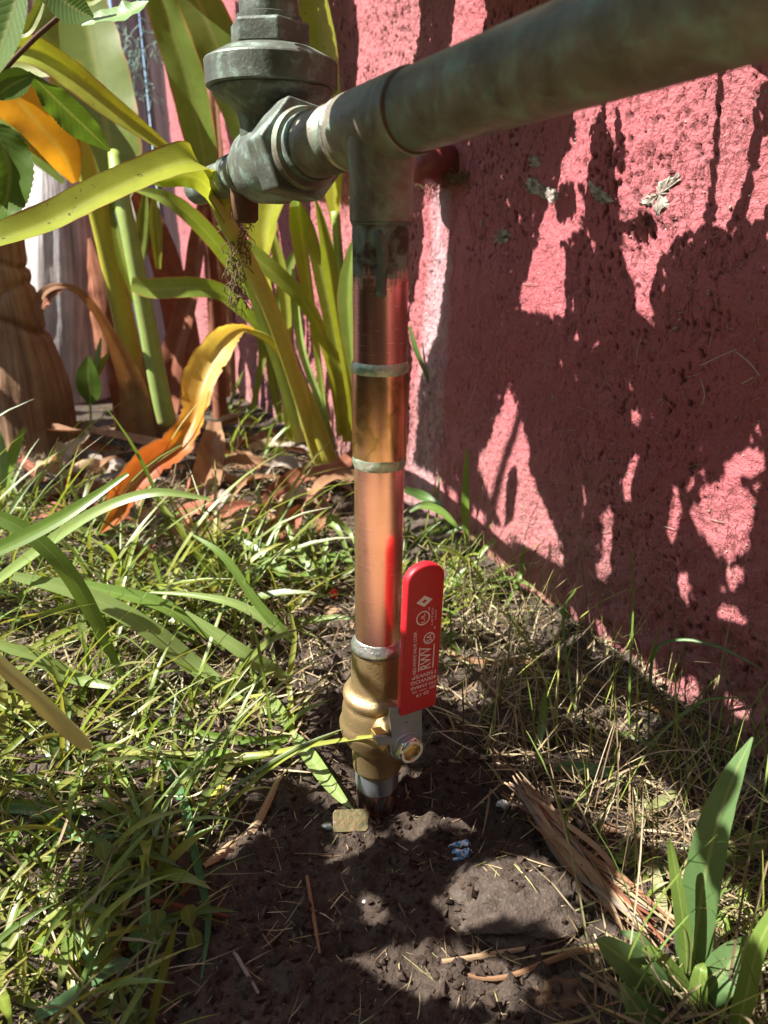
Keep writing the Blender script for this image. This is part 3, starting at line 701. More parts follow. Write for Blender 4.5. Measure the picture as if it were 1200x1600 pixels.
# red vinyl grip
BLc, BRc, TLc, TRc = p2(627, 1117, .006), p2(682, 1108, .006), p2(638, 905, .006), p2(697, 905, .006)
top = p2(668, 883, .006)
gw = ((BRc[0] - BLc[0]) + (TRc[0] - TLc[0])) / 2
zb0 = (BLc[1] + BRc[1]) / 2; zt0 = top[1]; gx0 = (BLc[0] + BRc[0]) / 2; gx1 = (TLc[0] + TRc[0]) / 2
H = zt0 - zb0
def gc(a, b):                       # across 0..1, up 0..1
    return (gx0 + (gx1 - gx0) * b + (a - .5) * gw, zb0 + b * H)
rad = gw / 2; bt = 1 - rad * .82 / H
grip = [gc(.03, 0), gc(.97, 0), gc(1, .012)] + [gc(1, bt * k) for k in (.3, .6, .9)]
ctr = gc(.5, bt)
grip += [(ctr[0] + rad * math.cos(R(a)), ctr[1] + rad * .82 * math.sin(R(a))) for a in np.linspace(4, 176, 18)] + [gc(0, bt * k) for k in (.9, .6, .3)] + [gc(0, .012)]
GT = .0078
V, F = solid([grip], PC - N * .0022, RR, UPZ, N, GT, .0018)
hg = MB().add(V, F).build('handle_grip', MAT['red_vinyl'], bv, True, 60)
# ---- print on the grip
FACE = PC - N * .0022 + N * GT
prt = MB()
def put(V2, F, aspect=None):
    V3 = np.array([FACE + RR * x + UPZ * y + N * (.00012 if True else 0) for x, y in V2]); prt.add(V3, F)
def text(s, a, b, wid, hgt, rot):
    """text box centred at grip coords (a, b); wid along the reading direction, in metres"""
    cu = bpy.data.curves.new('t', 'FONT'); cu.body = s; cu.resolution_u = 3; cu.offset = .006
    ob = bpy.data.objects.new('t', cu); COL.objects.link(ob)
    dg = bpy.context.evaluated_depsgraph_get(); me = bpy.data.meshes.new_from_object(ob.evaluated_get(dg))
    V2 = np.array([v.co[:2] for v in me.vertices]); F = [list(p.vertices) for p in me.polygons]
    bpy.data.objects.remove(ob); bpy.data.curves.remove(cu); bpy.data.meshes.remove(me)
    V2 = V2 - (V2.max(0) + V2.min(0)) / 2; V2 = V2 / (V2.max(0) - V2.min(0)) * np.array([wid, hgt])
    c, s_ = math.cos(R(rot)), math.sin(R(rot)); V2 = V2 @ np.array([[c, s_], [-s_, c]])
    put(V2 + np.array(gc(a, b)), F)
def quad(a0, b0, a1, b1): put([gc(a0, b0), gc(a1, b0), gc(a1, b1), gc(a0, b1)], [[0, 1, 2, 3]])
def ring(a, b, ro, ri, n=28):
    c = gc(a, b); o = [(c[0] + ro * math.cos(t), c[1] + ro * math.sin(t)) for t in np.linspace(0, 2 * math.pi, n, endpoint=False)]
    i_ = [(c[0] + ri * math.cos(t), c[1] + ri * math.sin(t)) for t in np.linspace(0, 2 * math.pi, n, endpoint=False)]
    put(o + i_, [[k, (k + 1) % n, n + (k + 1) % n, n + k] for k in range(n)])
c = gc(.47, .77); d1, d2 = gw * .215, H * .037
dm = [(c[0] + d1, c[1]), (c[0], c[1] + d2), (c[0] - d1, c[1]), (c[0], c[1] - d2)]
di = [(c[0] + d1 * .34, c[1] + .0002), (c[0] + .0002, c[1] + d2 * .34), (c[0] - d1 * .34, c[1] - .0002), (c[0] - .0002, c[1] - d2 * .34)]
put(dm + di, [[0, 1, 5, 4], [1, 2, 6, 5], [2, 3, 7, 6], [3, 0, 4, 7]])
ring(.46, .66, gw * .185, gw * .155)
text('UL', .46, .66, H * .062, gw * .10, 90)
text('LISTED', .71, .655, H * .115, gw * .045, 90); text('VALVE', .80, .66, H * .07, gw * .04, 90); text('US', .61, .712, H * .02, gw * .045, 90)
ring(.66, .512, gw * .155, gw * .125); text('SA', .66, .512, H * .05, gw * .15, 90)
text('C', .66, .512, H * .006, gw * .01, 90)
text('\u00ae', .80, .575, H * .02, gw * .05, 90)
text('RED-WHITE VALVE CORP.', .29, .435, H * .295, gw * .085, 90)
text('RWV', .60, .378, H * .155, gw * .29, 90)
quad(.405, .296, .435, .462); quad(.80, .296, .83, .462)
text('150WSP', .575, .262, gw * .66, H * .026, 180)
text('600WOG', .575, .224, gw * .70, H * .026, 180)
text('FIG.5548AB', .575, .186, gw * .69, H * .020, 180)
text('OFF', .84, .155, gw * .17, H * .019, 180); quad(.47, .153, .68, .157); text('ON', .34, .155, gw * .12, H * .019, 180)
text('25-19', .575, .125, gw * .36, H * .022, 180)
prt.build('handle_lettering', MAT['white_print'], bv, False)
# stub below the valve, burnt by the torch, going into the soil
rise([(1330, RP), (1255, RP), (1185, RP)], 'lower_stub', MAT['burnt_copper'])
rise([(1222, RP + .0001), (1218, RP + .0006), (1200, RP + .0008), (1190, RP + .0016)], 'solder_ring', MAT['zinc'], wob=.05, n=64)

# ------------------------------------------------------------------ painted pipe stub that enters the wall behind the riser
q0 = wall_pt(700, 258); stub = thing('painted_pipe_stub', 'short red painted pipe end set into the wall behind the copper riser', 'pipe', q0)
MB().lathe([(-.02, .024), (.035, .024), (.045, .0225), (.050, .018), (.052, .008)], q0, nrm(WN + np.array([-.5, 0, 0])), 32).build('pipe_end', MAT['painted_pipe'], stub)
mo = MB()
for _ in range(420):
    a = wall_pt(rng.uniform(650, 738), 284 + rng.normal(0, 5) - 6); a = a + WN * rng.uniform(.0, .018)
    dd = rng.normal(0, 1, 3); dd[2] -= .8; dd = nrm(dd) * rng.uniform(.004, .013)
    mo.tube(spline(np.array([a, a + dd * .5 + rng.normal(0, .0014, 3), a + dd]), 4), .0004, 3, False, C=(.22, .14, .08, 1))
tag(mo.build('moss_fringe', MAT['straw'], stub), kind='stuff')

# ------------------------------------------------------------------ tall leafy plants on the left
def leaf(name, q, mat, parent, **k):
    k.setdefault('rag', .05); P, W = path(*q); mb = MB().ribbon(P, W, **k); return mb.build(name, MAT[mat], parent)
def stem(name, q, mat, parent, n=12):
    P, W = path(*q); P2 = spline(P, 28); W2 = spline(W[:, None], 28)[:, 0]
    return MB().tube(P2, np.maximum(W2 / 2, .0005), n).build(name, MAT[mat], parent)
def plant(label, base, name='canna_plant', cat='plant', group=None):
    return thing(name, label, cat, base, group)

# arching yellow-green leaf and the orange withered one share a foot beside the riser
pa = plant('tall plant whose yellow-green leaf arches over to the left from a curved yellow stem', onG(500, 722))
stem('stem', [(506, 738, 1.34, 26), (494, 700, 1.32, 25), (470, 620, 1.24, 24), (430, 500, 1.04, 26), (385, 405, .86, 27), (350, 340, .76, 24), (326, 300, .71, 14)], 'stem_yellow', pa)
leaf('leaf', [(352, 345, .755, 18), (336, 308, .725, 50), (322, 272, .70, 72), (300, 252, .68, 64), (240, 268, .66, 58), (160, 304, .63, 62), (80, 345, .60, 60), (0, 374, .57, 54), (-60, 388, .56, 40)], 'leaf_yellow', pa, normal=(.15, -.62, .8), fold=.22, curl=.1, n=9, seg=48, wave=.12, twist=[-30, -10, 12, 10, 6, 0])
leaf('leaf', [(352, 345, .752, 12), (324, 292, .705, 34), (292, 274, .685, 38), (256, 282, .665, 22), (236, 286, .66, 4)], 'leaf_lime', pa, normal=(.5, -.8, .2), fold=.12, n=7, seg=26, wave=.12)
leaf('leaf', [(440, 540, 1.30, 12), (418, 440, 1.30, 20), (414, 390, 1.30, 36), (420, 340, 1.30, 88), (440, 290, 1.28, 110), (470, 240, 1.26, 90), (500, 190, 1.24, 40)], 'leaf_yellow', pa, fold=.5, n=9, wave=.1, twist=20)
po = plant('withered plant with one hanging leaf turning from yellow to burnt orange', onG(512, 715))
stem('stem', [(522, 735, 1.30, 26), (505, 690, 1.29, 24), (480, 622, 1.27, 21), (452, 566, 1.24, 17), (418, 530, 1.20, 13), (385, 515, 1.17, 8)], 'stem_yellow', po)
leaf('leaf', [(396, 516, 1.16, 7), (378, 514, 1.15, 14), (354, 530, 1.12, 40), (330, 568, 1.09, 56), (314, 612, 1.06, 54), (302, 655, 1.04, 44), (276, 696, 1.01, 50), (236, 728, .98, 52), (204, 768, .96, 46), (182, 806, .95, 30), (158, 832, .945, 4)], 'leaf_orange', po, fold=.62, n=9, seg=70, wave=.5, twist=[10, 16, -8, 22, 0, 10], ripple=.05, rag=.22)
for k_, (a, b) in enumerate([((275, 690), (268, 760)), ((372, 600), (370, 700)), ((268, 735), (290, 800))]):
    P0 = np.array([at(*a, 1.08), at((a[0] + b[0]) / 2 + 5, (a[1] + b[1]) / 2, 1.08), at(*b, 1.08)])
    MB().tube(spline(P0, 14) + rng.normal(0, .0012, (15, 3)), .0012, 5).build('root_thread', MAT['dry_tan'], po)

pb = plant('plant with thick pale green stem and a broad upright dark leaf at the far left', onG(262, 640))
stem('stem', [(262, 662, 1.44, 30), (250, 610, 1.43, 30), (225, 480, 1.42, 28), (203, 370, 1.42, 26), (188, 300, 1.44, 26), (178, 240, 1.5, 18)], 'stem_green', pb)
leaf('leaf', [(182, 330, 1.50, 30), (178, 270, 1.52, 92), (165, 190, 1.54, 112), (150, 100, 1.57, 100), (130, 0, 1.6, 74), (118, -80, 1.6, 20)], 'leaf_green', pb, fold=.18, n=9, wave=.12)
leaf('leaf', [(218, 490, 1.44, 8), (204, 440, 1.44, 16), (192, 405, 1.44, 18), (180, 350, 1.44, 14), (172, 310, 1.44, 3)], 'leaf_lime', pb, fold=.4, twist=25)
pc = plant('plant with spotted yellow-green stem bearing an amber leaf', onG(225, 660))
stem('stem', [(222, 680, 1.58, 30), (206, 560, 1.55, 34), (178, 430, 1.50, 33), (155, 330, 1.46, 33), (132, 250, 1.42, 32), (104, 180, 1.38, 22)], 'stem_yellow', pc)
leaf('leaf', [(118, 285, 1.33, 12), (96, 238, 1.32, 64), (60, 195, 1.31, 92), (25, 150, 1.30, 84), (0, 105, 1.30, 60), (-25, 70, 1.3, 8)], 'leaf_amber', pc, fold=.3, n=9, twist=-14, wave=.1)
leaf('leaf', [(100, 285, 1.32, 8), (62, 250, 1.30, 20), (25, 215, 1.28, 26), (-10, 185, 1.26, 16)], 'leaf_pale', pc, fold=.3, twist=30)
leaf('leaf', [(276, 240, 1.20, 8), (230, 205, 1.20, 26), (170, 160, 1.20, 38), (110, 112, 1.20, 44), (55, 82, 1.20, 42), (0, 78, 1.20, 44), (-40, 80, 1.20, 30)], 'leaf_yellow', pc, fold=.7, n=9, seg=40, twist=[30, 20, -10], wave=.15)
leaf('leaf', [(130, 110, 1.21, 20), (70, 100, 1.22, 44), (0, 98, 1.22, 46), (-60, 90, 1.22, 30)], 'leaf_lime', pc, fold=.3)
pd_ = plant('plant with two tall narrow leaves leaning right before the fence', onG(330, 650))
stem('stem', [(345, 668, 1.75, 22), (340, 560, 1.75, 22), (330, 420, 1.74, 20), (318, 300, 1.72, 18)], 'dry_red', pd_)
leaf('leaf', [(324, 300, 1.62, 22), (316, 230, 1.62, 50), (292, 120, 1.62, 58), (258, 20, 1.62, 52), (240, -40, 1.62, 42), (222, -100, 1.62, 20)], 'leaf_mid', pd_, fold=.22, n=9, wave=.15)
leaf('leaf', [(384, 230, 1.70, 30), (362, 130, 1.70, 70), (326, 40, 1.70, 76), (292, -40, 1.70, 60), (262, -110, 1.66, 30)], 'leaf_green', pd_, fold=.15, n=9, wave=.1)
leaf('leaf', [(205, 445, 1.30, 22), (240, 452, 1.31, 34), (300, 450, 1.34, 34), (345, 458, 1.37, 28), (385, 490, 1.40, 20), (420, 530, 1.42, 10)], 'leaf_mid', pd_, normal=(.1, -.9, .45), fold=.25, n=7)
leaf('leaf', [(210, 296, 1.30, 6), (262, 312, 1.31, 24), (310, 350, 1.33, 28), (360, 410, 1.36, 24), (420, 500, 1.40, 16), (470, 600, 1.42, 12)], 'leaf_mid', pd_, normal=(.1, -.9, .45), fold=.3, n=7, seg=30)
leaf('leaf', [(160, 300, 1.70, 30), (146, 210, 1.70, 70), (122, 110, 1.70, 92), (96, 30, 1.70, 84), (70, -60, 1.70, 40)], 'leaf_mid', pb, fold=.2, n=9, wave=.12)
leaf('leaf', [(248, 420, 1.72, 8), (246, 380, 1.72, 18), (243, 340, 1.72, 20), (240, 306, 1.72, 4)], 'leaf_lime', pd_, fold=.3)
leaf('leaf', [(206, 470, 1.60, 10), (214, 420, 1.60, 22), (222, 370, 1.60, 26), (226, 320, 1.60, 14), (228, 290, 1.60, 3)], 'leaf_green', pd_, fold=.3)
leaf('leaf', [(395, 640, 1.45, 8), (410, 560, 1.45, 12), (405, 480, 1.44, 18), (385, 420, 1.43, 14), (372, 390, 1.43, 4)], 'leaf_green', pd_, fold=.4)
leaf('leaf', [(440, 660, 1.5, 10), (425, 580, 1.5, 16), (432, 500, 1.5, 20), (452, 420, 1.5, 18), (470, 380, 1.5, 4)], 'leaf_green', pd_, fold=.4)
pe = plant('tall yellowish leaf standing between the bronze valve and the red wall', onG(560, 690) * np.array([1, 1, 1]))
stem('stem', [(548, 690, 1.33, 18), (540, 560, 1.32, 16), (532, 440, 1.31, 15), (524, 330, 1.30, 14)], 'stem_green', pe)
leaf('leaf', [(524, 345, 1.30, 14), (520, 270, 1.30, 46), (512, 170, 1.30, 66), (502, 70, 1.30, 64), (490, -10, 1.30, 52), (480, -90, 1.30, 26)], 'leaf_yellow', pe, fold=.25, n=9, wave=.1, twist=15)
# cluster of narrow stems and blades beside the riser
pf = plant('cluster of narrow bright green blades rising just left of the copper riser', onG(540, 690))
blades = [([(548, 690, 1.27, 24), (535, 590, 1.26, 24), (515, 480, 1.25, 26), (490, 370, 1.24, 22), (474, 322, 1.23, 6)], 'leaf_lime', 20),
          ([(535, 680, 1.28, 14), (515, 560, 1.27, 18), (480, 480, 1.26, 24), (430, 430, 1.25, 30), (385, 390, 1.25, 26), (340, 352, 1.25, 8)], 'leaf_lime', -20),
          ([(512, 700, 1.33, 12), (505, 610, 1.32, 14), (492, 500, 1.31, 18), (480, 420, 1.31, 30), (470, 350, 1.30, 34), (465, 300, 1.3, 20)], 'leaf_mid', 30),
          ([(470, 690, 1.36, 18), (440, 580, 1.34, 20), (405, 480, 1.32, 20), (380, 400, 1.31, 14), (360, 350, 1.3, 5)], 'stem_green', 0),
          ([(553, 600, 1.12, 8), (548, 530, 1.12, 26), (545, 460, 1.12, 34), (550, 400, 1.12, 20), (555, 370, 1.12, 4)], 'leaf_green', 25),
          ([(520, 700, 1.30, 10), (505, 640, 1.30, 12), (476, 560, 1.30, 12), (462, 480, 1.30, 14), (458, 420, 1.3, 4)], 'stem_green', 0),
          ([(556, 685, 1.22, 12), (545, 600, 1.22, 16), (528, 500, 1.21, 20), (512, 400, 1.2, 22), (500, 340, 1.2, 12), (492, 310, 1.2, 3)], 'leaf_lime', -25),
          ([(455, 690, 1.40, 14), (448, 600, 1.40, 16), (450, 500, 1.40, 18), (440, 420, 1.40, 22), (425, 360, 1.4, 12)], 'leaf_lime', 12)]
for q, m_, tw in blades: leaf('blade', q, m_, pf, fold=.5, twist=tw, n=7)
# dead brown stalks
dd = [([(216, 680, 1.47, 56), (206, 600, 1.46, 40), (168, 515, 1.42, 18), (130, 462, 1.38, 13), (96, 447, 1.35, 12), (70, 456, 1.34, 14), (60, 480, 1.34, 15), (62, 500, 1.34, 4)], 'dry_brown', 'withered brown stalk bent over to the left in a hook'),
      ([(300, 640, 1.78, 52), (285, 520, 1.78, 50), (262, 420, 1.78, 46), (236, 350, 1.78, 40), (210, 290, 1.78, 22)], 'dry_red', 'dead reddish stalk leaning left behind the pale green stem'),
      ([(262, 640, 1.68, 44), (270, 560, 1.68, 40), (300, 450, 1.70, 30), (308, 380, 1.70, 26), (318, 300, 1.70, 18), (300, 180, 1.72, 10)], 'dry_red', 'dead reddish stalk standing upright against the fence'),
      ([(205, 690, 1.62, 40), (190, 600, 1.62, 36), (180, 540, 1.62, 26), (172, 480, 1.62, 14)], 'dry_red', 'dead reddish stalk at the foot of the spotted stem'),
      ([(240, 690, 1.50, 50), (240, 630, 1.50, 40), (236, 580, 1.50, 26), (226, 520, 1.50, 8)], 'dry_brown', 'short dry sheath round the foot of the pale green stem'),
      ([(362, 655, 1.95, 20), (355, 520, 1.95, 26), (350, 380, 1.95, 28), (340, 220, 1.95, 20), (330, 60, 1.95, 14)], 'dry_brown', 'long dry stem rising behind the bronze valve'),
      ([(405, 640, 1.9, 16), (390, 520, 1.9, 20), (372, 430, 1.9, 18), (352, 360, 1.9, 8)], 'dry_grey', 'grey dead stalk behind the orange leaf')]
for q, m_, lb in dd:
    P, W = path(*q); f_ = plant(lb, P[0], 'dead_stalk', 'stalk')
    MB().ribbon(P, W, fold=.55, curl=-.3, n=9, seg=30, wave=.4, twist=rng.uniform(-15, 15)).build('stalk', MAT[m_], f_)
# ragged hanging moss on the tail of the valve
hm = MB()
for _ in range(130):
    c_ = at(372 + rng.normal(0, 7), 320 + rng.uniform(0, 150), .80); d_ = rng.normal(0, .006, (4, 3)); d_[:, 2] -= np.arange(4) * .004
    hm.tube(spline(c_ + np.cumsum(d_, 0) * .6, 6), .00055, 4, False, C=(.16, .11, .06, 1))
tag(hm.build('dry_root_tangle', MAT['straw'], None), 'brown tangle of dry rootlets hanging under the valve tail', 'roots', kind='stuff')
wc = MB()
for _ in range(44):
    c_ = at(212 + rng.normal(0, 14), 45 + rng.uniform(-25, 75), 2.2); d_ = rng.normal(0, .022, (5, 3)); d_[:, 2] -= .03
    wc.tube(spline(c_ + np.cumsum(d_, 0) * .6, 8), .0015, 4, False, C=(.20, .32, .27, 1))
tag(wc.build('hanging_moss', MAT['straw'], None), 'pale green hanging moss strands before the dark fence', 'moss', kind='stuff')

# trunks
def trunk(label, q, mat, n=28, rings=None, wob=.06, cat='tree'):
    P, W = path(*q); P2 = spline(P, 140); W2 = spline(W[:, None], 140)[:, 0]; k = len(P2)
    th = np.linspace(0, 2 * np.pi, n * 3, endpoint=False); nn = len(th)
    T = np.gradient(P2, axis=0); T /= np.linalg.norm(T, axis=1)[:, None]
    A = np.cross(T, [0, 1., 0]); A /= np.linalg.norm(A, axis=1)[:, None]; B = np.cross(T, A)
    s_ = np.linspace(0, 1, k)
    rr = W2[:, None] / 2 * (1 + wob * (fbm(np.cos(th)[None] * 2.5 + 5, np.sin(th)[None] * 2.5 + s_[:, None] * 3, 4, 9) - .5) * 2
                          + .014 * (vn(th[None] * 9 + 0 * s_[:, None], s_[:, None] * 6 + 0 * th[None], 12) - .5))
    if rings:
        for r0, dep, sl_ in rings:
            c_ = r0 + sl_ * np.cos(th)[None] + .012 * (vn(th * 3, th * 0, 7)[None] - .5)
            g = (s_[:, None] - c_) / .009
            rr = rr * (1 - dep * np.exp(-g ** 2)) * (1 + .022 * np.exp(-np.clip((c_ - s_[:, None]) / .07, 0, 9)) * (s_[:, None] < c_))
    V = P2[:, None] + rr[..., None] * (np.cos(th)[None, :, None] * A[:, None] + np.sin(th)[None, :, None] * B[:, None])
    UV = np.stack(np.meshgrid(th / (2 * np.pi), s_), -1).reshape(-1, 2); F = []
    for i in range(k - 1):
        for j in range(nn): F.append([i * nn + j, i * nn + (j + 1) % nn, (i + 1) * nn + (j + 1) % nn, (i + 1) * nn + j])
    F.append([(k - 1) * nn + j for j in range(nn)])
    t_ = thing('tree', label, cat, P2[0]); MB().add(V.reshape(-1, 3), F, UV).build('trunk', MAT[mat], t_); return t_
tb = trunk('brown fibrous trunk with ring cracks and a flared foot', [(58, 722, 1.50, 150), (52, 680, 1.50, 132), (38, 600, 1.50, 128), (22, 510, 1.50, 92), (0, 420, 1.50, 84), (-12, 340, 1.50, 84), (-40, 200, 1.50, 82), (-80, -60, 1.5, 80)], 'bark_brown', rings=[(.46, .26, .05), (.50, .14, -.03), (.60, .18, .03)])
for a, b, c_ in [((30, 672), (18, 640), (26, 690)), ((62, 640), (50, 600), (66, 690))]:
    pass
tgk = trunk('pale grey weathered trunk behind the brown one', [(105, 640, 2.05, 200), (104, 560, 2.05, 176), (100, 450, 2.05, 160), (94, 330, 2.05, 140), (80, 230, 2.05, 104), (56, 120, 2.05, 94), (30, -60, 2.05, 90)], 'bark_grey', wob=.1)
P, W = path((172, 560, 1.90, 50), (164, 490, 1.90, 54), (154, 430, 1.90, 40), (140, 372, 1.92, 8))
MB().ribbon(P, W, fold=.1, curl=-.5, n=9, wave=.5).build('bark_flap', MAT['bark_red'], tgk)
P, W = path((60, 515, 1.36, 4), (64, 480, 1.36, 16), (80, 460, 1.36, 20), (100, 450, 1.36, 6))
MB().ribbon(P, W, fold=.3, wave=.5).build('bark_flap', MAT['bark_red'], tgk)

# thorny twig and serrated leaves of a shrub at the upper left
sh = plant('shrub twig with serrated leaves hanging in at the upper left corner', at(-60, 200, .75), 'shrub')
P0, W0 = path((-60, 205, .72, 9), (0, 118, .72, 8), (52, 62, .72, 8), (100, 18, .72, 7), (140, -40, .72, 6))
MB().tube(spline(P0, 20), .0022, 8).build('twig', MAT['twig'], sh)
def serrated(q, mat, **k):
    P, W = path(*q); seg = 60; Ws = spline(W[:, None], seg)[:, 0]; Ps = spline(P, seg)
    Ws = Ws * (1 + .03 * ((np.arange(seg + 1) % 2) * 2 - 1)); return MB().ribbon(Ps, Ws, seg=seg, n=9, **k).build('leaf', MAT[mat], sh)
serrated([(232, 2, .80, 4), (214, 14, .80, 38), (188, 24, .80, 46), (158, 30, .80, 36), (128, 40, .80, 6)], 'leaf_pale', normal=(-.55, -.65, .6), fold=.2, wave=.2)
serrated([(44, 112, .72, 8), (72, 140, .73, 42), (105, 172, .74, 56), (140, 205, .75, 42), (172, 236, .76, 4)], 'leaf_rose', normal=(-.5, -.7, .4), fold=.15, wave=.2)
serrated([(52, 118, .72, 4), (36, 124, .72, 34), (16, 134, .72, 38), (0, 146, .72, 22), (-10, 152, .72, 4)], 'leaf_rose', fold=.2, twist=15)
serrated([(-20, 195, .62, 8), (0, 220, .62, 60), (14, 262, .62, 80), (12, 305, .62, 66), (0, 330, .62, 30), (-10, 345, .62, 4)], 'leaf_rose', fold=.2, wave=.2)
serrated([(36, -40, .50, 20), (22, 10, .50, 60), (6, 60, .50, 66), (-12, 110, .50, 30), (-20, 130, .5, 4)], 'leaf_rose', fold=.2, twist=-15)
serrated([(72, -30, .60, 20), (98, 0, .60, 52), (124, 18, .60, 44), (146, 28, .60, 6)], 'leaf_rose', fold=.2)
serrated([(18, 60, .76, 4), (42, 50, .76, 14), (56, 26, .76, 18), (66, 4, .76, 10)], 'leaf_lime', fold=.3)
serrated([(15, 58, .76, 4), (26, 56, .76, 12), (40, 52, .76, 5)], 'leaf_lime', fold=.3)
serrated([(118, -4, .8, 6), (138, 2, .8, 16), (160, -6, .8, 10)], 'leaf_lime', fold=.3)

# small sprout by the brown trunk
sp_ = plant('small sprout with one round-tipped dark green leaf by the brown trunk', onG(142, 668), 'sprout')
leaf('leaf', [(141, 632, 1.42, 6), (141, 615, 1.42, 34), (138, 590, 1.42, 38), (138, 570, 1.42, 22), (138, 556, 1.42, 3)], 'leaf_rose', sp_, fold=.12)
leaf('leaf', [(142, 680, 1.42, 4), (142, 650, 1.42, 4), (141, 630, 1.42, 4)], 'stem_green', sp_, fold=.2)
leaf('leaf', [(148, 590, 1.5, 6), (153, 560, 1.5, 11), (158, 528, 1.5, 3)], 'leaf_pale', sp_, fold=.4)
leaf('leaf', [(150, 592, 1.5, 6), (160, 570, 1.5, 11), (172, 548, 1.5, 3)], 'leaf_lime', sp_, fold=.4)

# ------------------------------------------------------------------ dry leaves lying about
lit = [([(78, 672, 1.36, 18), (140, 678, 1.34, 22), (210, 690, 1.31, 24), (290, 706, 1.27, 24), (360, 700, 1.27, 14)], 'dry_brown', 'long dry brown leaf blade lying flat below the green stems'),
       ([(560, 700, 1.25, 12), (530, 728, 1.22, 26), (480, 738, 1.21, 28), (430, 770, 1.15, 26), (405, 800, 1.1, 10)], 'dry_red', 'curled dry red-brown leaf at the foot of the orange leaf plant'),
       ([(335, 660, 1.3, 20), (330, 710, 1.24, 40), (315, 770, 1.15, 44), (305, 800, 1.1, 20)], 'dry_brown', 'dry brown leaf hanging behind the orange leaf'),
       ([(70, 872, .98, 10), (150, 872, .96, 34), (240, 850, .98, 40), (320, 832, 1.0, 30), (400, 798, 1.02, 8)], 'dry_tan', 'long tan dry leaf lying across the grass clump'),
       ([(250, 840, 1.02, 6), (285, 815, 1.04, 40), (312, 795, 1.06, 44), (340, 770, 1.08, 8)], 'dry_red', 'short brown dry leaf behind the grass blades'),
       ([(640, 1130, .60, 10), (670, 1126, .60, 28), (700, 1128, .60, 30), (730, 1140, .58, 10)], 'dry_grey', 'grey dry leaf lying behind the red handle'),
       ([(640, 1530, .36, 12), (655, 1540, .36, 30), (675, 1552, .355, 14)], 'dry_tan', 'small tan leaf on the soil near the bottom'),
       ([(360, 1060, .70, 10), (372, 1110, .68, 52), (395, 1180, .63, 50), (420, 1230, .60, 22)], 'dry_grey', 'grey split dry sheath lying beside the dug soil'),
       ([(385, 850, .96, 10), (420, 840, .98, 40), (450, 815, 1.0, 34), (470, 790, 1.02, 8)], 'dry_red', 'dark red-brown leaf lying in front of the stems'),
       ([(230, 850, .90, 24), (228, 900, .88, 34), (235, 950, .84, 34), (248, 985, .82, 26)], 'bark_red', 'dark split dead stem stub standing in the grass'),
       ([(30, 715, 1.30, 12), (55, 740, 1.26, 16), (88, 780, 1.18, 14)], 'dry_red', 'short brown stick-like leaf under the brown trunk'),
       ([(480, 790, 1.08, 8), (500, 760, 1.12, 26), (530, 745, 1.16, 30), (556, 742, 1.17, 16)], 'dry_brown', 'curled tan leaf beside the lower copper pipe'),
       ([(95, 735, 1.3, 20), (105, 705, 1.3, 44), (128, 690, 1.32, 34), (140, 680, 1.3, 10)], 'dry_tan', 'crumpled pale dry leaf below the small sprout')]
for q, m_, lb in lit:
    P, W = path(*q); f_ = thing('dry_leaf', lb, 'leaf', P[len(P) // 2])
    MB().ribbon(P, W, normal=(rng.normal(0, .3), -.55, .8), fold=rng.uniform(.1, .45), curl=rng.uniform(-.4, .4), n=9, seg=26, wave=.55, twist=[rng.uniform(-25, 25), rng.uniform(-25, 25)]).build('leaf_blade', MAT[m_], f_)

for k_ in range(78):
    x_, y_ = rng.uniform(60, 548), rng.uniform(672, 835); p = onG(x_, y_); L0 = rng.uniform(.07, .22); a = rng.uniform(0, math.pi)
    d_ = np.array([math.cos(a), math.sin(a), 0]) * L0 / 2
    pts = np.array([p - d_ + [0, 0, .006], p - d_ * .3 + [0, 0, rng.uniform(.012, .04)], p + d_ * .4 + rng.normal(0, .008, 3) * [1, 1, 0] + [0, 0, rng.uniform(.006, .03)], p + d_ + [0, 0, .006]])
    if ((pts - WP) @ WN).min() < .02: continue
    f_ = MB().ribbon(pts, np.array([.2, 1, .9, .1]) * rng.uniform(.008, .026), normal=(rng.normal(0, .3), -.4, .9), fold=rng.uniform(.2, .7), curl=rng.uniform(-.5, .2), n=7, seg=20, wave=.7, twist=[rng.uniform(-40, 40), rng.uniform(-40, 40)]).build('dry_leaf', MAT[['dry_brown', 'dry_red', 'dry_tan', 'dry_grey', 'dry_brown'][k_ % 5]], None)
    tag(f_, ['brown', 'reddish', 'tan', 'grey', 'brown'][k_ % 5] + ' dead leaf strip lying in the litter below the tall plants', 'leaf', 'dead leaf strips in the litter')

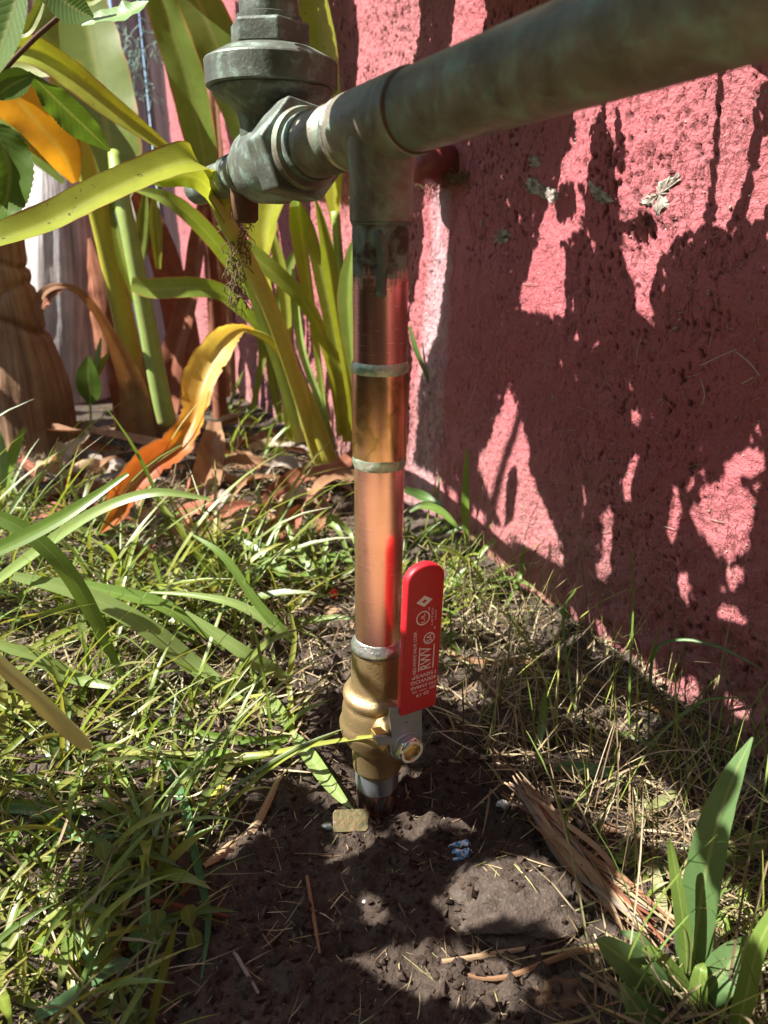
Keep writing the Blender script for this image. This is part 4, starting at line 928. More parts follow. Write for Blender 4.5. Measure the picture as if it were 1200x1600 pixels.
# ------------------------------------------------------------------ grass
def blades_mass(name, base, L, Wd, az, th0, bend, col, mat, nseg=6):
    n = len(base); s_ = np.linspace(0, 1, nseg + 1)
    th = th0[:, None] + bend[:, None] * s_[None] ** 1.3
    ds = (L / nseg)[:, None]
    r_ = np.concatenate([np.zeros((n, 1)), np.cumsum(np.sin((th[:, 1:] + th[:, :-1]) / 2) * ds, 1)], 1)
    z_ = np.concatenate([np.zeros((n, 1)), np.cumsum(np.cos((th[:, 1:] + th[:, :-1]) / 2) * ds, 1)], 1)
    side_w = rng.normal(0, .12, n)[:, None] * r_ * s_[None]
    dx, dy = np.cos(az)[:, None], np.sin(az)[:, None]
    X = base[:, 0:1] + dx * r_ - dy * side_w; Y = base[:, 1:2] + dy * r_ + dx * side_w; Z = base[:, 2:3] + z_
    Z = np.maximum(Z, gz(X, Y) + .0015)
    wp = Wd[:, None] * np.clip(np.minimum(.55 + s_ * 2.5, (1 - s_) * 2.6 + .04), 0, 1)[None]
    tw = rng.normal(0, .5, n)[:, None]
    Sx, Sy, Sz = -dy * np.cos(tw), dx * np.cos(tw), np.sin(tw)
    c_ = np.stack([X, Y, Z], -1); S_ = np.stack(np.broadcast_arrays(Sx, Sy, Sz), -1) * wp[..., None] / 2
    up = np.stack([-dx * np.cos(th), -dy * np.cos(th), np.sin(th)], -1) * wp[..., None] * .18
    V = np.stack([c_ - S_ + up, c_, c_ + S_ + up], 2)         # n, k, 3, xyz
    k = nseg + 1
    i, j, b = np.meshgrid(np.arange(n), np.arange(nseg), np.arange(2), indexing='ij'); q = (i * k * 3 + j * 3 + b).ravel()
    F = np.stack([q, q + 1, q + 4, q + 3], 1)
    UV = np.broadcast_to(np.stack(np.broadcast_arrays(np.array([0, .5, 1])[None], s_[:, None]), -1)[None], (n, k, 3, 2)).reshape(-1, 2)
    tip = np.array([.34, .26, .13]); f_ = (rng.random(n) ** 3)[:, None, None] * s_[None, :, None] ** 3
    cc = col[:, None, :] * (1 - f_) + tip * f_
    C = np.concatenate([np.repeat(cc[:, :, None], 3, 2), np.ones((n, k, 3, 1))], -1).reshape(-1, 4)
    return MB().add(V.reshape(-1, 3), F, UV, C).build(name, MAT[mat], None)
def pick(n, dens, x0=-1.1, x1=.40, y0=.26, y1=1.9):
    out = []; tot = 0
    while tot < n:
        p = np.stack([rng.uniform(x0, x1, n * 2), y0 + (y1 - y0) * rng.random(n * 2) ** 1.35], 1)
        q = np.c_[p, np.zeros(len(p))]; px, py, z = proj(q); dw = (q - WP) @ WN
        d = dens(px, py, p) * (dw > .012) * (px > -260) * (px < 1420) * (py < 1850)
        p = p[rng.random(len(p)) < d]; out.append(p); tot += len(p)
    p = np.concatenate(out)[:n]; return np.c_[p, gz(p[:, 0], p[:, 1])]
sm = lambda x, a, b: np.clip((x - a) / (b - a), 0, 1)
def soilfree(px, py):
    # bare dug patch in front of the pipe
    edge_l = np.interp(py, [1120, 1200, 1300, 1420, 1600], [470, 430, 330, 250, 190]); edge_r = np.interp(py, [1120, 1200, 1300, 1420, 1600], [690, 760, 850, 930, 960])
    return 1 - np.clip(np.minimum(px - edge_l, edge_r - px) / 60, 0, 1) * (py > 1080)
def dens_green(px, py, p):
    # brown litter, not lawn, round the feet of the tall plants
    left = 1 - sm(px, 400, 540)
    d = left * sm(py, 800, 920) * .8 + (1 - sm(px, 520, 880)) * sm(py, 815, 875) * (1 - sm(py, 900, 1010)) * .8
    d = d + sm(px, 620, 700) * (1 - sm(px, 800, 960)) * sm(py, 780, 840) * (1 - sm(py, 940, 1020)) * .7
    d = d + sm(px, 940, 1080) * sm(py, 1280, 1400) * .3 + sm(px, 300, 340) * (1 - sm(px, 470, 540)) * sm(py, 640, 680) * (1 - sm(py, 720, 760)) * .25
    nz = fbm(p[:, 0] * 9, p[:, 1] * 9, 2, 71); low_ = (1 - sm(px, 180, 340)) * sm(py, 1180, 1280)
    return np.clip(np.clip(d, 0, 1) * soilfree(px, py) ** 3 * np.clip(nz * 3 - .9, .05, 1) + low_ * .45, 0, 1)
GREENS = np.array([[.15, .21, .035], [.20, .26, .04], [.24, .28, .05], [.11, .18, .04], [.30, .30, .07], [.17, .26, .06]])
def clump(b, per=7, r=.007):
    n_ = len(b); i = np.repeat(rng.permutation(n_)[:n_ // per + 1], per)[:n_]; c = b[i].copy(); c[:, :2] += rng.normal(0, r, (n_, 2)); c[:, 2] = gz(c[:, 0], c[:, 1]); return c
def gcol(n): return GREENS[rng.integers(0, len(GREENS), n)] * rng.uniform(.75, 1.2, (n, 1))
n = 1150; b_ = clump(pick(n, dens_green))
L_ = rng.uniform(.06, .22, n) * np.clip(b_[:, 1] / .8, .45, 1) * np.where(proj(b_)[0] < 430, 1, .6)
tag(blades_mass('grass', b_, L_, rng.uniform(.0022, .0055, n) * np.where(rng.random(n) < .35, 1.7, 1), rng.normal(-.2, 1.7, n), rng.uniform(.3, 1.25, n), rng.uniform(.2, 1.3, n), gcol(n), 'blade'), 'green grass growing left of the pipe and along the wall foot', 'grass', kind='stuff')
n = 1400; b_ = clump(pick(n, dens_green), 9, .006)
tag(blades_mass('short_grass', b_, rng.uniform(.015, .06, n), rng.uniform(.0012, .0032, n), rng.uniform(0, 6.28, n), rng.uniform(.1, 1.0, n), rng.uniform(0, 1.2, n), gcol(n), 'blade', 4), 'short fine green grass under the taller blades', 'grass', kind='stuff')
n = 150; b_ = pick(n, lambda px, py, p: (1 - sm(px, 300, 430)) * sm(py, 840, 900) * soilfree(px, py) ** 2)
tag(blades_mass('long_grass', b_, rng.uniform(.14, .34, n) * np.clip(b_[:, 1] / .8, .45, 1), rng.uniform(.0025, .0062, n), rng.normal(-.1, .9, n), rng.uniform(.25, .8, n), rng.uniform(.5, 1.1, n), gcol(n), 'blade', 9), 'long thin arching grass blades sweeping right from the left edge', 'grass', kind='stuff')
# dry thatch by the wall and among the grass
def dens_thatch(px, py, p):
    d = sm(px, 640, 760) * sm(py, 900, 980) * soilfree(px, py) ** 2 * 1.0 + (1 - sm(px, 480, 640)) * sm(py, 660, 720) * 1.0 * soilfree(px, py) ** 2 * (1 - .6 * sm(py, 1050, 1220))
    d = d + sm(px, 500, 600) * (1 - sm(px, 760, 900)) * sm(py, 860, 930) * (1 - sm(py, 1060, 1130)) * .8
    bx = np.abs(px - np.interp(py, [1262, 1362, 1490], [800, 885, 1005])); d = d * np.where((py > 1250) & (py < 1500), sm(bx, 20, 55), 1); return np.clip(d, 0, 1)
STRAW = np.array([[.36, .28, .17], [.28, .21, .13], [.46, .38, .26], [.20, .13, .08], [.32, .30, .14], [.14, .09, .06]])
def scol(n): return STRAW[rng.integers(0, len(STRAW), n)] * rng.uniform(.7, 1.15, (n, 1))
n = 9500; b_ = pick(n, dens_thatch); b_[:, 2] += rng.uniform(0, .012, n)
tag(blades_mass('dry_straw', b_, rng.uniform(.012, .075, n), rng.uniform(.0007, .0024, n), rng.uniform(0, 6.28, n), rng.uniform(.9, 1.62, n), rng.uniform(-.5, .7, n), scol(n), 'straw', 4), 'dry straw and thatch lying at the foot of the wall', 'straw', kind='stuff')
n = 520; b_ = pick(n, lambda px, py, p: sm(px, 660, 760) * sm(py, 880, 960) * soilfree(px, py) ** 3 * .8)
tag(blades_mass('wispy_grass', b_, rng.uniform(.05, .16, n), rng.uniform(.0007, .0018, n), rng.uniform(0, 6.28, n), rng.uniform(.0, .5, n), rng.uniform(.1, 1.0, n), np.where(rng.random((n, 1)) < .5, gcol(n), scol(n)), 'straw', 6), 'thin wispy grass stalks standing against the wall', 'grass', kind='stuff')
n = 6500; b_ = pick(n, lambda px, py, p: .35 + 0 * px); 
tag(blades_mass('scattered_straw', b_, rng.uniform(.004, .034, n), rng.uniform(.0004, .0011, n), rng.uniform(0, 6.28, n), rng.uniform(1.2, 1.65, n), rng.uniform(-.5, .5, n), scol(n), 'straw', 4), 'bits of dry straw scattered on the dark soil', 'straw', kind='stuff')
# soil crumbs
cm = MB(); n = 7000
b_ = pick(n, lambda px, py, p: np.clip(.15 + (1 - soilfree(px, py)) * .85, 0, 1), -.5, .40, .26, 1.1)
o6 = np.array([[1, 0, 0], [.3, .9, 0], [-.8, .6, .1], [-.8, -.6, 0], [.3, -.9, .1], [.2, .1, .9], [-.1, .0, -.8]])
f6 = np.array([[0, 1, 5], [1, 2, 5], [2, 3, 5], [3, 4, 5], [4, 0, 5], [1, 0, 6], [2, 1, 6], [3, 2, 6], [4, 3, 6], [0, 4, 6]])
r_ = .0005 + .0040 * rng.random(n) ** 4
Rm = np.linalg.qr(rng.normal(0, 1, (n, 3, 3)))[0]
V = np.einsum('nij,kj->nki', Rm, o6) * r_[:, None, None] * rng.uniform(.4, 1.6, (n, 7, 1)); zoff = gz(b_[:, 0], b_[:, 1], True)
V = V + np.stack([b_[:, 0], b_[:, 1], zoff + r_ * .05], -1)[:, None]
F = (f6[None] + np.arange(n)[:, None, None] * 7).reshape(-1, 3)
cc = np.array([.048, .034, .026]) * rng.uniform(.6, 1.7, (n, 1)); C = np.concatenate([np.repeat(cc[:, None], 7, 1), np.ones((n, 7, 1))], -1).reshape(-1, 4)
tag(cm.add(V.reshape(-1, 3), F, None, C).build('soil_crumbs', MAT['clod'], None, False), 'loose crumbs of dark soil on the dug ground', 'soil', kind='stuff')

# ---- individual grass plants with the blades the photograph shows
def tuft(label, bl, base, col=None, mat='blade', name='grass_plant', **kw):
    t_ = thing(name, label, 'grass', base)
    for q in bl:
        c_ = col
        if isinstance(q, tuple): q, c_ = q
        P, W = path(*q)
        for i_, a_ in enumerate(q):
            if P[i_, 2] < gz(P[i_, 0], P[i_, 1]) + .009:
                g_ = onG(a_[0], a_[1]); W[i_] *= ((g_ - CAM) @ fwd) / ((P[i_] - CAM) @ fwd); P[i_] = g_ + [0, 0, .011]
        c3 = np.array(c_ if c_ is not None else GREENS[rng.integers(0, 6)]) * rng.uniform(.9, 1.1)
        MB().ribbon(P, W, fold=rng.uniform(.15, .4), n=5, seg=22, twist=[rng.uniform(-25, 25), rng.uniform(-25, 25)], C=(*c3, 1)).build('blade', MAT[mat], t_)
    return t_
lg, mg, dg_, yg = (.24, .33, .10), (.16, .26, .05), (.10, .19, .05), (.30, .33, .07)
grass_sweep = tuft('grass plant with long arching blades sweeping right across the left side', [
    ([(-20, 800, .60, 20), (40, 830, .60, 26), (95, 880, .60, 26), (140, 950, .60, 24), (190, 1055, .59, 8)], mg),
    ([(20, 900, .62, 14), (120, 925, .62, 26), (220, 975, .615, 30), (310, 1045, .61, 28), (388, 1113, .60, 4)], lg),
    ([(60, 905, .66, 10), (150, 920, .66, 20), (260, 950, .66, 22), (350, 1015, .65, 4)], mg),
    ([(-20, 1000, .58, 12), (60, 1030, .58, 22), (120, 1060, .58, 20), (180, 1075, .57, 6)], lg),
    ([(-30, 870, .56, 22), (40, 838, .57, 24), (110, 800, .58, 20), (200, 740, .6, 6)], mg),
    ([(-20, 920, .7, 16), (60, 860, .7, 20), (150, 800, .7, 18), (240, 770, .7, 14), (330, 780, .7, 5)], lg),
    ([(-20, 1090, .55, 10), (60, 1100, .55, 18), (160, 1135, .55, 14), (250, 1180, .55, 4)], yg)], onG(-20, 1200))
grass_joint = tuft('jointed grass stalk with blades fanning left beside the dug soil', [
    ([(458, 1158, .60, 8), (455, 1110, .605, 8), (452, 1060, .61, 9), (460, 1000, .63, 8), (455, 960, .64, 4)], yg),
    ([(450, 1058, .61, 6), (420, 1045, .61, 24), (380, 1020, .61, 22), (330, 985, .62, 16), (290, 955, .63, 4)], lg),
    ([(460, 1004, .63, 6), (440, 985, .63, 16), (400, 940, .64, 14), (350, 870, .66, 12), (300, 835, .68, 3)], mg),
    ([(460, 1004, .63, 5), (430, 980, .63, 14), (370, 945, .64, 14), (300, 930, .65, 9), (230, 925, .66, 3)], lg),
    ([(458, 1155, .60, 6), (440, 1130, .60, 24), (410, 1095, .60, 18), (370, 1070, .60, 12), (300, 1050, .6, 3)], lg),
    ([(456, 1158, .58, 8), (480, 1190, .57, 22), (510, 1232, .555, 22), (534, 1262, .548, 14), (551, 1279, .545, 2)], lg),
    ([(588, 1150, .43, 5), (540, 1156, .45, 7), (480, 1166, .48, 8), (400, 1180, .5, 9), (300, 1195, .5, 9), (180, 1190, .52, 12), (-10, 1190, .53, 4)], yg),
    ([(456, 1165, .58, 6), (400, 1172, .575, 12), (330, 1165, .58, 14), (260, 1150, .585, 12), (150, 1140, .59, 4)], mg),
    ([(452, 1165, .58, 6), (410, 1195, .56, 14), (340, 1210, .555, 15), (250, 1215, .55, 10), (180, 1235, .545, 3)], mg)], onG(458, 1165))
tuft('grass plant behind with thin blades spreading from the copper riser foot', [
    ([(555, 880, .86, 8), (520, 870, .87, 12), (460, 905, .84, 14), (400, 860, .88, 14), (350, 830, .92, 4)], mg),
    ([(460, 910, .84, 4), (430, 870, .88, 16), (390, 845, .9, 14), (360, 815, .92, 4)], lg),
    ([(500, 925, .82, 5), (480, 880, .86, 14), (462, 850, .88, 10), (440, 800, .92, 3)], lg),
    ([(545, 870, .86, 6), (530, 830, .88, 8), (514, 815, .9, 9), (520, 808, .9, 8), (545, 830, .9, 8), (552, 850, .88, 4)], lg),
    ([(505, 910, .83, 4), (508, 860, .86, 9), (512, 840, .88, 3)], lg),
    ([(500, 920, .82, 4), (488, 890, .84, 16), (478, 868, .86, 4)], lg),
    ([(370, 960, .8, 6), (300, 985, .79, 12), (240, 975, .8, 10), (170, 1000, .8, 4)], mg),
    ([(590, 970, .72, 4), (520, 965, .74, 9), (440, 985, .74, 9), (360, 975, .76, 4)], lg)], onG(500, 920))
tuft('single long green blade drooping over the soil at the lower left', [
    ([(230, 1165, .52, 8), (262, 1210, .50, 16), (290, 1270, .47, 18), (305, 1340, .44, 16), (325, 1430, .40, 14), (328, 1470, .385, 12), (317, 1548, .37, 3)], (.10, .22, .09))], onG(240, 1230))
grass_tan = tuft('thick tan grass stem leaning in front at the left edge', [
    ([(-20, 1020, .40, 20), (40, 1075, .40, 24), (95, 1130, .40, 26), (134, 1165, .40, 18), (140, 1172, .4, 3)], (.50, .46, .20))], onG(-20, 1400))
tuft('small grass plant with bright tips under the brown trunk', [
    ([(0, 780, .95, 18), (12, 735, .96, 20), (25, 700, .97, 16), (38, 668, .98, 4)], (.22, .36, .06)),
    ([(-5, 790, .93, 12), (0, 740, .94, 22), (-2, 690, .95, 16), (-10, 660, .95, 4)], (.22, .33, .16)),
    ([(10, 830, .92, 10), (6, 790, .92, 16), (0, 760, .93, 12)], yg)], onG(5, 830))
tuft('grass plant with upright seed stalks at the lower left', [
    ([(165, 1300, .50, 8), (170, 1240, .50, 10), (165, 1190, .50, 10), (160, 1150, .5, 3)], mg),
    ([(205, 1360, .46, 5), (208, 1410, .45, 7), (195, 1440, .44, 7), (178, 1505, .42, 8), (130, 1580, .40, 10)], yg),
    ([(120, 1490, .42, 8), (160, 1530, .40, 14), (190, 1522, .4, 12), (212, 1520, .4, 3)], (.14, .28, .12)),
    ([(60, 1610, .37, 16), (110, 1580, .37, 22), (160, 1545, .38, 16), (210, 1522, .39, 3)], (.14, .28, .12)),
    ([(0, 1280, .5, 10), (60, 1285, .5, 14), (130, 1325, .48, 14), (190, 1322, .48, 4)], (.15, .28, .12)),
    ([(70, 1440, .44, 12), (85, 1370, .45, 12), (95, 1300, .46, 8)], mg),
    ([(60, 1510, .41, 14), (90, 1440, .42, 16), (108, 1380, .43, 10), (110, 1355, .43, 3)], mg),
    ([(0, 1225, .52, 8), (60, 1235, .52, 12), (140, 1242, .52, 6), (148, 1235, .52, 2)], lg),
    ([(0, 1270, .50, 12), (80, 1275, .50, 14), (150, 1290, .49, 6)], mg),
    ([(225, 1315, .46, 6), (215, 1275, .47, 8), (190, 1225, .49, 12), (182, 1190, .5, 6)], lg)], onG(150, 1420))
# yellow stick and seed heads near the left
tuft('upright green blades at the foot of the wall right of the riser', [
    ([(728, 860, .93, 6), (727, 800, .94, 12), (728, 740, .95, 9), (730, 700, .96, 3)], (.20, .34, .05)),
    ([(640, 800, .95, 5), (660, 790, .95, 12), (690, 800, .94, 12), (720, 830, .92, 4)], mg),
    ([(632, 765, 1.0, 10), (660, 775, 1.0, 16), (690, 790, .98, 8)], dg_),
    ([(738, 900, .88, 4), (755, 860, .89, 8), (790, 830, .9, 3)], (.26, .38, .07)),
    ([(640, 510, 1.08, 4), (650, 545, 1.07, 8), (668, 590, 1.06, 5), (674, 600, 1.06, 2)], dg_),
    ([(790, 960, .80, 4), (812, 900, .82, 7), (820, 850, .83, 2)], mg)], onG(728, 880))
tuft('short broken blades lying on the thatch right of the handle', [
    ([(858, 1218, .505, 6), (880, 1214, .505, 16), (930, 1219, .50, 18), (958, 1226, .495, 14)], (.16, .34, .17)),
    ([(840, 1180, .53, 6), (848, 1130, .54, 14), (850, 1100, .55, 10), (852, 1082, .555, 3)], mg),
    ([(948, 1270, .48, 8), (960, 1240, .48, 14), (972, 1210, .485, 12)], (.34, .36, .17)),
    ([(985, 1310, .455, 6), (1010, 1285, .46, 14), (1040, 1260, .46, 14), (1062, 1255, .46, 4)], (.34, .38, .16)),
    ([(1010, 1290, .455, 6), (1005, 1270, .46, 10), (1012, 1250, .46, 5)], (.34, .36, .17)),
    ([(940, 1160, .55, 5), (985, 1165, .54, 9), (1060, 1200, .51, 4)], mg)], onG(930, 1240))
tuft('thin arching wisps in front of the wall at the right', [
    ([(1010, 1175, .53, 3), (1015, 1100, .54, 4), (1022, 1020, .55, 5), (1060, 1000, .55, 5), (1120, 1010, .53, 5), (1190, 1045, .5, 2)], dg_),
    ([(1000, 1190, .53, 3), (1050, 1130, .53, 5), (1100, 1095, .53, 5), (1160, 1090, .51, 2)], mg),
    ([(905, 1160, .57, 3), (890, 1060, .62, 4), (880, 960, .66, 4), (900, 920, .66, 2)], mg),
    ([(980, 1150, .56, 3), (985, 1040, .58, 4), (990, 930, .6, 3), (985, 860, .61, 2)], mg),
    ([(870, 1180, .58, 3), (850, 1060, .62, 4), (800, 970, .66, 4), (740, 930, .7, 2)], yg)], onG(960, 1180))
# broad-bladed weed in the right foreground
wr = thing('broad_blade_weed', 'broad-bladed weed with one tall green blade in the right foreground', 'plant', onG(1078, 1560))
for q, m_, tw in [([(1078, 1560, .315, 30), (1085, 1480, .318, 60), (1098, 1390, .322, 62), (1120, 1290, .328, 52), (1148, 1210, .334, 32), (1176, 1152, .34, 3)], 'weed_blue', 12),
                  ([(1075, 1570, .31, 16), (1072, 1480, .312, 26), (1062, 1400, .315, 24), (1050, 1330, .32, 14), (1046, 1310, .32, 4)], 'weed_leaf', 20),
                  ([(1080, 1600, .30, 20), (1040, 1570, .30, 62), (1000, 1520, .30, 60), (950, 1480, .30, 34), (930, 1468, .3, 4)], 'weed_blue', 0),
                  ([(1075, 1560, .30, 20), (1050, 1530, .302, 44), (1020, 1500, .304, 44), (1000, 1488, .306, 24)], 'weed_leaf', 10),
                  ([(1085, 1580, .295, 20), (1115, 1540, .295, 50), (1145, 1500, .30, 52), (1170, 1462, .305, 6)], 'weed_blue', -14),
                  ([(1095, 1600, .29, 24), (1092, 1560, .292, 30), (1095, 1520, .295, 22), (1100, 1505, .3, 4)], 'weed_leaf', 5),
                  ([(1150, 1620, .27, 30), (1165, 1560, .272, 34), (1185, 1480, .275, 30), (1215, 1420, .28, 20)], 'weed_leaf', 14),
                  ([(1080, 1590, .31, 14), (1040, 1520, .315, 22), (1000, 1470, .32, 20), (968, 1455, .325, 4)], 'weed_blue', 10),
                  ([(1060, 1620, .28, 30), (1020, 1600, .28, 50), (985, 1560, .282, 30), (970, 1535, .285, 4)], 'weed_blue', 0)]:
    leaf('blade', q, m_, wr, fold=.25, n=7, twist=tw)
tuft('half-dry short blade at the edge of the dry stalk bundle', [
    ([(1035, 1450, .37, 14), (1028, 1410, .375, 20), (1018, 1375, .38, 14), (1012, 1366, .382, 5)], (.34, .33, .18)),
    ([(1150, 1440, .36, 12), (1160, 1400, .362, 16), (1168, 1375, .365, 8)], (.26, .40, .06)),
    ([(1130, 1480, .35, 20), (1120, 1450, .352, 26), (1130, 1420, .355, 12)], mg)], onG(1035, 1450))
# clover-like weeds at the lower left and the low weed on the right
def lobed(c, nrm_, r, mat, par, k=3, rot=0.):
    a = nrm(np.cross(nrm_, [.3, .2, 1])); b = np.cross(nrm(nrm_), a)
    for i in range(k):
        t = rot + i * 2 * math.pi / k; d_ = a * math.cos(t) + b * math.sin(t)
        P = np.array([c, c + d_ * r * .45, c + d_ * r * .9, c + d_ * r * 1.05]); 
        MB().ribbon(P, np.array([.12, .95, .9, .25]) * r, normal=nrm_, fold=.12, n=7, seg=10).build('leaf', MAT[mat], par)
cl = thing('clover_weed', 'clover-like weed with pale folded leaflets in the lower left corner', 'plant', onG(60, 1590))
for x, y, Y, r, m_ in [(30, 1522, .37, .013, 'clover_tan'), (52, 1470, .39, .009, 'clover_tan'), (95, 1560, .37, .012, 'weed_leaf'), (20, 1430, .42, .008, 'weed_leaf'), (70, 1545, .36, .012, 'clover_tan'), (14, 1412, .43, .007, 'weed_leaf')]:
    lobed(at(x, y, Y), CAM - at(x, y, Y) + np.array([-.1, 0, .25]), r, m_, cl, 3 if r > .010 else 2, rng.uniform(0, 3))
    P0 = np.array([onG(60, 1590), (onG(60, 1590) + at(x, y, Y)) / 2 + [0, .006, .01], at(x, y, Y)]); MB().tube(spline(P0, 10), .0007, 6).build('stem', MAT['stem_green'], cl)
w2 = thing('leafy_weed', 'leafy weed with oval green leaves under the grass at the left', 'plant', onG(110, 1240))
for x, y, Y, r in [(98, 1195, .50, .017), (125, 1180, .5, .014), (80, 1215, .49, .013), (150, 1350, .46, .015), (190, 1380, .45, .014), (120, 1360, .46, .013), (180, 1410, .44, .012), (230, 1395, .44, .010), (140, 1400, .44, .013), (60, 1330, .47, .013), (100, 1420, .43, .012), (215, 1350, .46, .011)]:
    c_ = at(x, y, Y); lobed(c_, np.array([rng.normal(0, .5), -.6, .8]), r, 'weed_leaf', w2, 2, rng.uniform(0, 3))
for _ in range(15):
    g_ = onG(rng.uniform(-20, 330 - 60 * rng.random()), rng.uniform(1230, 1560)) + [0, 0, rng.uniform(.006, .028)]; lobed(g_, np.array([rng.normal(0, .5), -.5, .8]), rng.uniform(.007, .014), ['weed_leaf', 'leaf_rose'][_ % 2], w2, 2 + _ % 2, rng.uniform(0, 3))
w3 = thing('low_weed', 'low weed with round grey-green leaves beside the dry stalk bundle', 'plant', onG(980, 1340))
for x, y, r in [(975, 1352, .008), (990, 1348, .007), (1080, 1345, .009), (1120, 1325, .012), (1140, 1350, .012), (1095, 1360, .009), (1030, 1370, .007), (1170, 1330, .012), (700, 1005, .010), (715, 1025, .009)]:
    c_ = onG(x, y) + [0, 0, .008]; lobed(c_, np.array([rng.normal(0, .3), -.3, .9]), r, 'weed_leaf', w3, 3, rng.uniform(0, 3))

# ------------------------------------------------------------------ small things on the ground
def rock(name, label, cat, c, r, mat, sub=3, amp=.25, flat=.6, seed=0, freq=3.):
    bm = bmesh.new(); bmesh.ops.create_icosphere(bm, subdivisions=sub, radius=1)
    V = np.array([v.co[:] for v in bm.verts]); F = [[v.index for v in f.verts] for f in bm.faces]; bm.free()
    d = 1 + amp * 2 * (fbm(V[:, 0] * freq + seed, V[:, 1] * freq + V[:, 2] * freq * .7, 4, seed) - .5) + amp * (fbm(V[:, 2] * freq + 7, V[:, 0] * freq - V[:, 1] * freq, 4, seed + 3) - .5)
    V = V * d[:, None] * np.array(r) * np.array([1, 1, flat])
    return tag(MB().add(V + c, F, None, (.75, 0, 0, 1)).build(name, MAT[mat], None), label, cat)
g = onG(805, 1400); rock('stone', 'dusty brown stone half buried in front of the dry stalk bundle', 'stone', g + [0, .004, -.012], (.052, .040, .030), 'soil', 5, .2, .6, 4, 2.4)
g = onG(860, 1545); rock('stone', 'rust-stained stone at the bottom edge of the dug soil', 'stone', g + [.004, 0, -.010], (.030, .016, .017), 'rusty_stone', 5, .3, .8, 9)
g = onG(1165, 1225); rock('stone', 'rough pale stone at the right edge by the wall foot', 'stone', g, (.016, .012, .014), 'plaster', 4, .35, .8, 14)
g = onG(110, 1480); rock('stone', 'dark clod under the weeds at the lower left', 'stone', g, (.020, .016, .014), 'stone', 4, .3, .7, 21)
g = onG(785, 1262); rock('pebble', 'pale pinkish pebble at the head of the dry stalk bundle', 'pebble', g + [0, 0, .003], (.0055, .004, .005), 'pebble', 3, .2, .8, 5)
g = onG(790, 1306); rock('pebble', 'white pebble left of the dry stalk bundle', 'pebble', g + [0, 0, .003], (.0026, .0026, .005), 'pebble', 3, .2, 1, 6)
g = onG(513, 1294); rock('pebble', 'silvery pebble touching the rusty tag', 'pebble', g + [0, 0, .002], (.0058, .004, .004), 'solder', 3, .2, .7, 7)
g = onG(622, 1250); rock('pebble', 'tiny white crumb right of the burnt pipe stub', 'pebble', g + [0, 0, .001], (.002, .002, .0035), 'pebble', 2, .2, 1, 8)
g = onG(570, 1412); rock('pebble', 'tiny silver bead on the dark soil', 'pebble', g + [0, 0, .001], (.0026, .0026, .0026), 'solder', 2, .1, 1, 9)
g = onG(548, 1292) + [0, 0, .006]
ex = nrm(onG(580, 1290) - onG(520, 1292)); ez = nrm(np.array([.05, -.55, .85])); ey = np.cross(ez, ex); ex = np.cross(ey, ez)
rr_ = [(-.0145, -.0085), (.0145, -.0085), (.0145, .009), (-.0145, .0085)]
V, F = solid([[(-.0145, -.006), (-.013, -.0085), (.012, -.0085), (.0145, -.006), (.0145, .0065), (.0125, .009), (-.0125, .009), (-.0145, .0065)]], g, ex, ey, ez, .0024, .0006)
tag(MB().add(V, F).build('metal_tag', MAT['rusty_tag'], None, False), 'small rusty rectangular metal tag lying on the soil before the pipe', 'tag')
bl = MB(); g = onG(725, 1334) + [0, 0, .004]
for _ in range(7):
    d0 = rng.normal(0, .0035, 3) * [1.3, .8, .7]; bl.ribbon(np.array([g + d0 - [.005, 0, 0], g + d0 + rng.normal(0, .002, 3), g + d0 + [.005, 0, .001]]), np.array([.002, .005, .003]), normal=rng.normal(0, 1, 3), fold=.4, n=5, seg=8, wave=.6)
tag(bl.build('plastic_scrap', MAT['blue_plastic'], None), 'crumpled blue and white plastic scrap on the dark soil', 'scrap')
g = onG(522, 940) + [0, 0, .012]; rock('berry', 'small red berry in the grass left of the copper pipe', 'berry', g, (.0055, .0055, .007), 'berry', 3, .12, 1, 3)
# bundle of dry stalks
bd = thing('dry_stalk_bundle', 'bundle of dry brown stalks running from the dug soil to the right foreground', 'stalks', onG(900, 1380))
for k_ in range(22):
    o = rng.normal(0, 1, 2) * [9, 6]; m_ = ['dry_tan', 'dry_tan', 'dry_brown', 'dry_tan', 'dry_grey', 'dry_red'][k_ % 6]
    pts = [(800 + rng.normal(0, 14), 1262 + rng.normal(0, 8)), (838 + o[0], 1302 + o[1]), (885 + o[0] * 1.6, 1362 + o[1] * 2), (945 + o[0] * 2, 1425 + o[1] * 3), (1005 + o[0] * 3 + rng.normal(0, 10), 1490 + o[1] * 4 + rng.normal(0, 14))]
    P0 = np.array([onG(*p) + [0, 0, .012 + .012 * rng.random()] for p in pts]); P0[0, 2] += .006
    MB().ribbon(P0, np.array([.002, .0042, .0045, .004, .0016]) * rng.uniform(.5, 1.1), normal=(rng.normal(0, .4), -.5, .8), fold=.7, n=5, seg=20, twist=rng.uniform(-40, 40)).build('stalk', MAT[m_], bd)
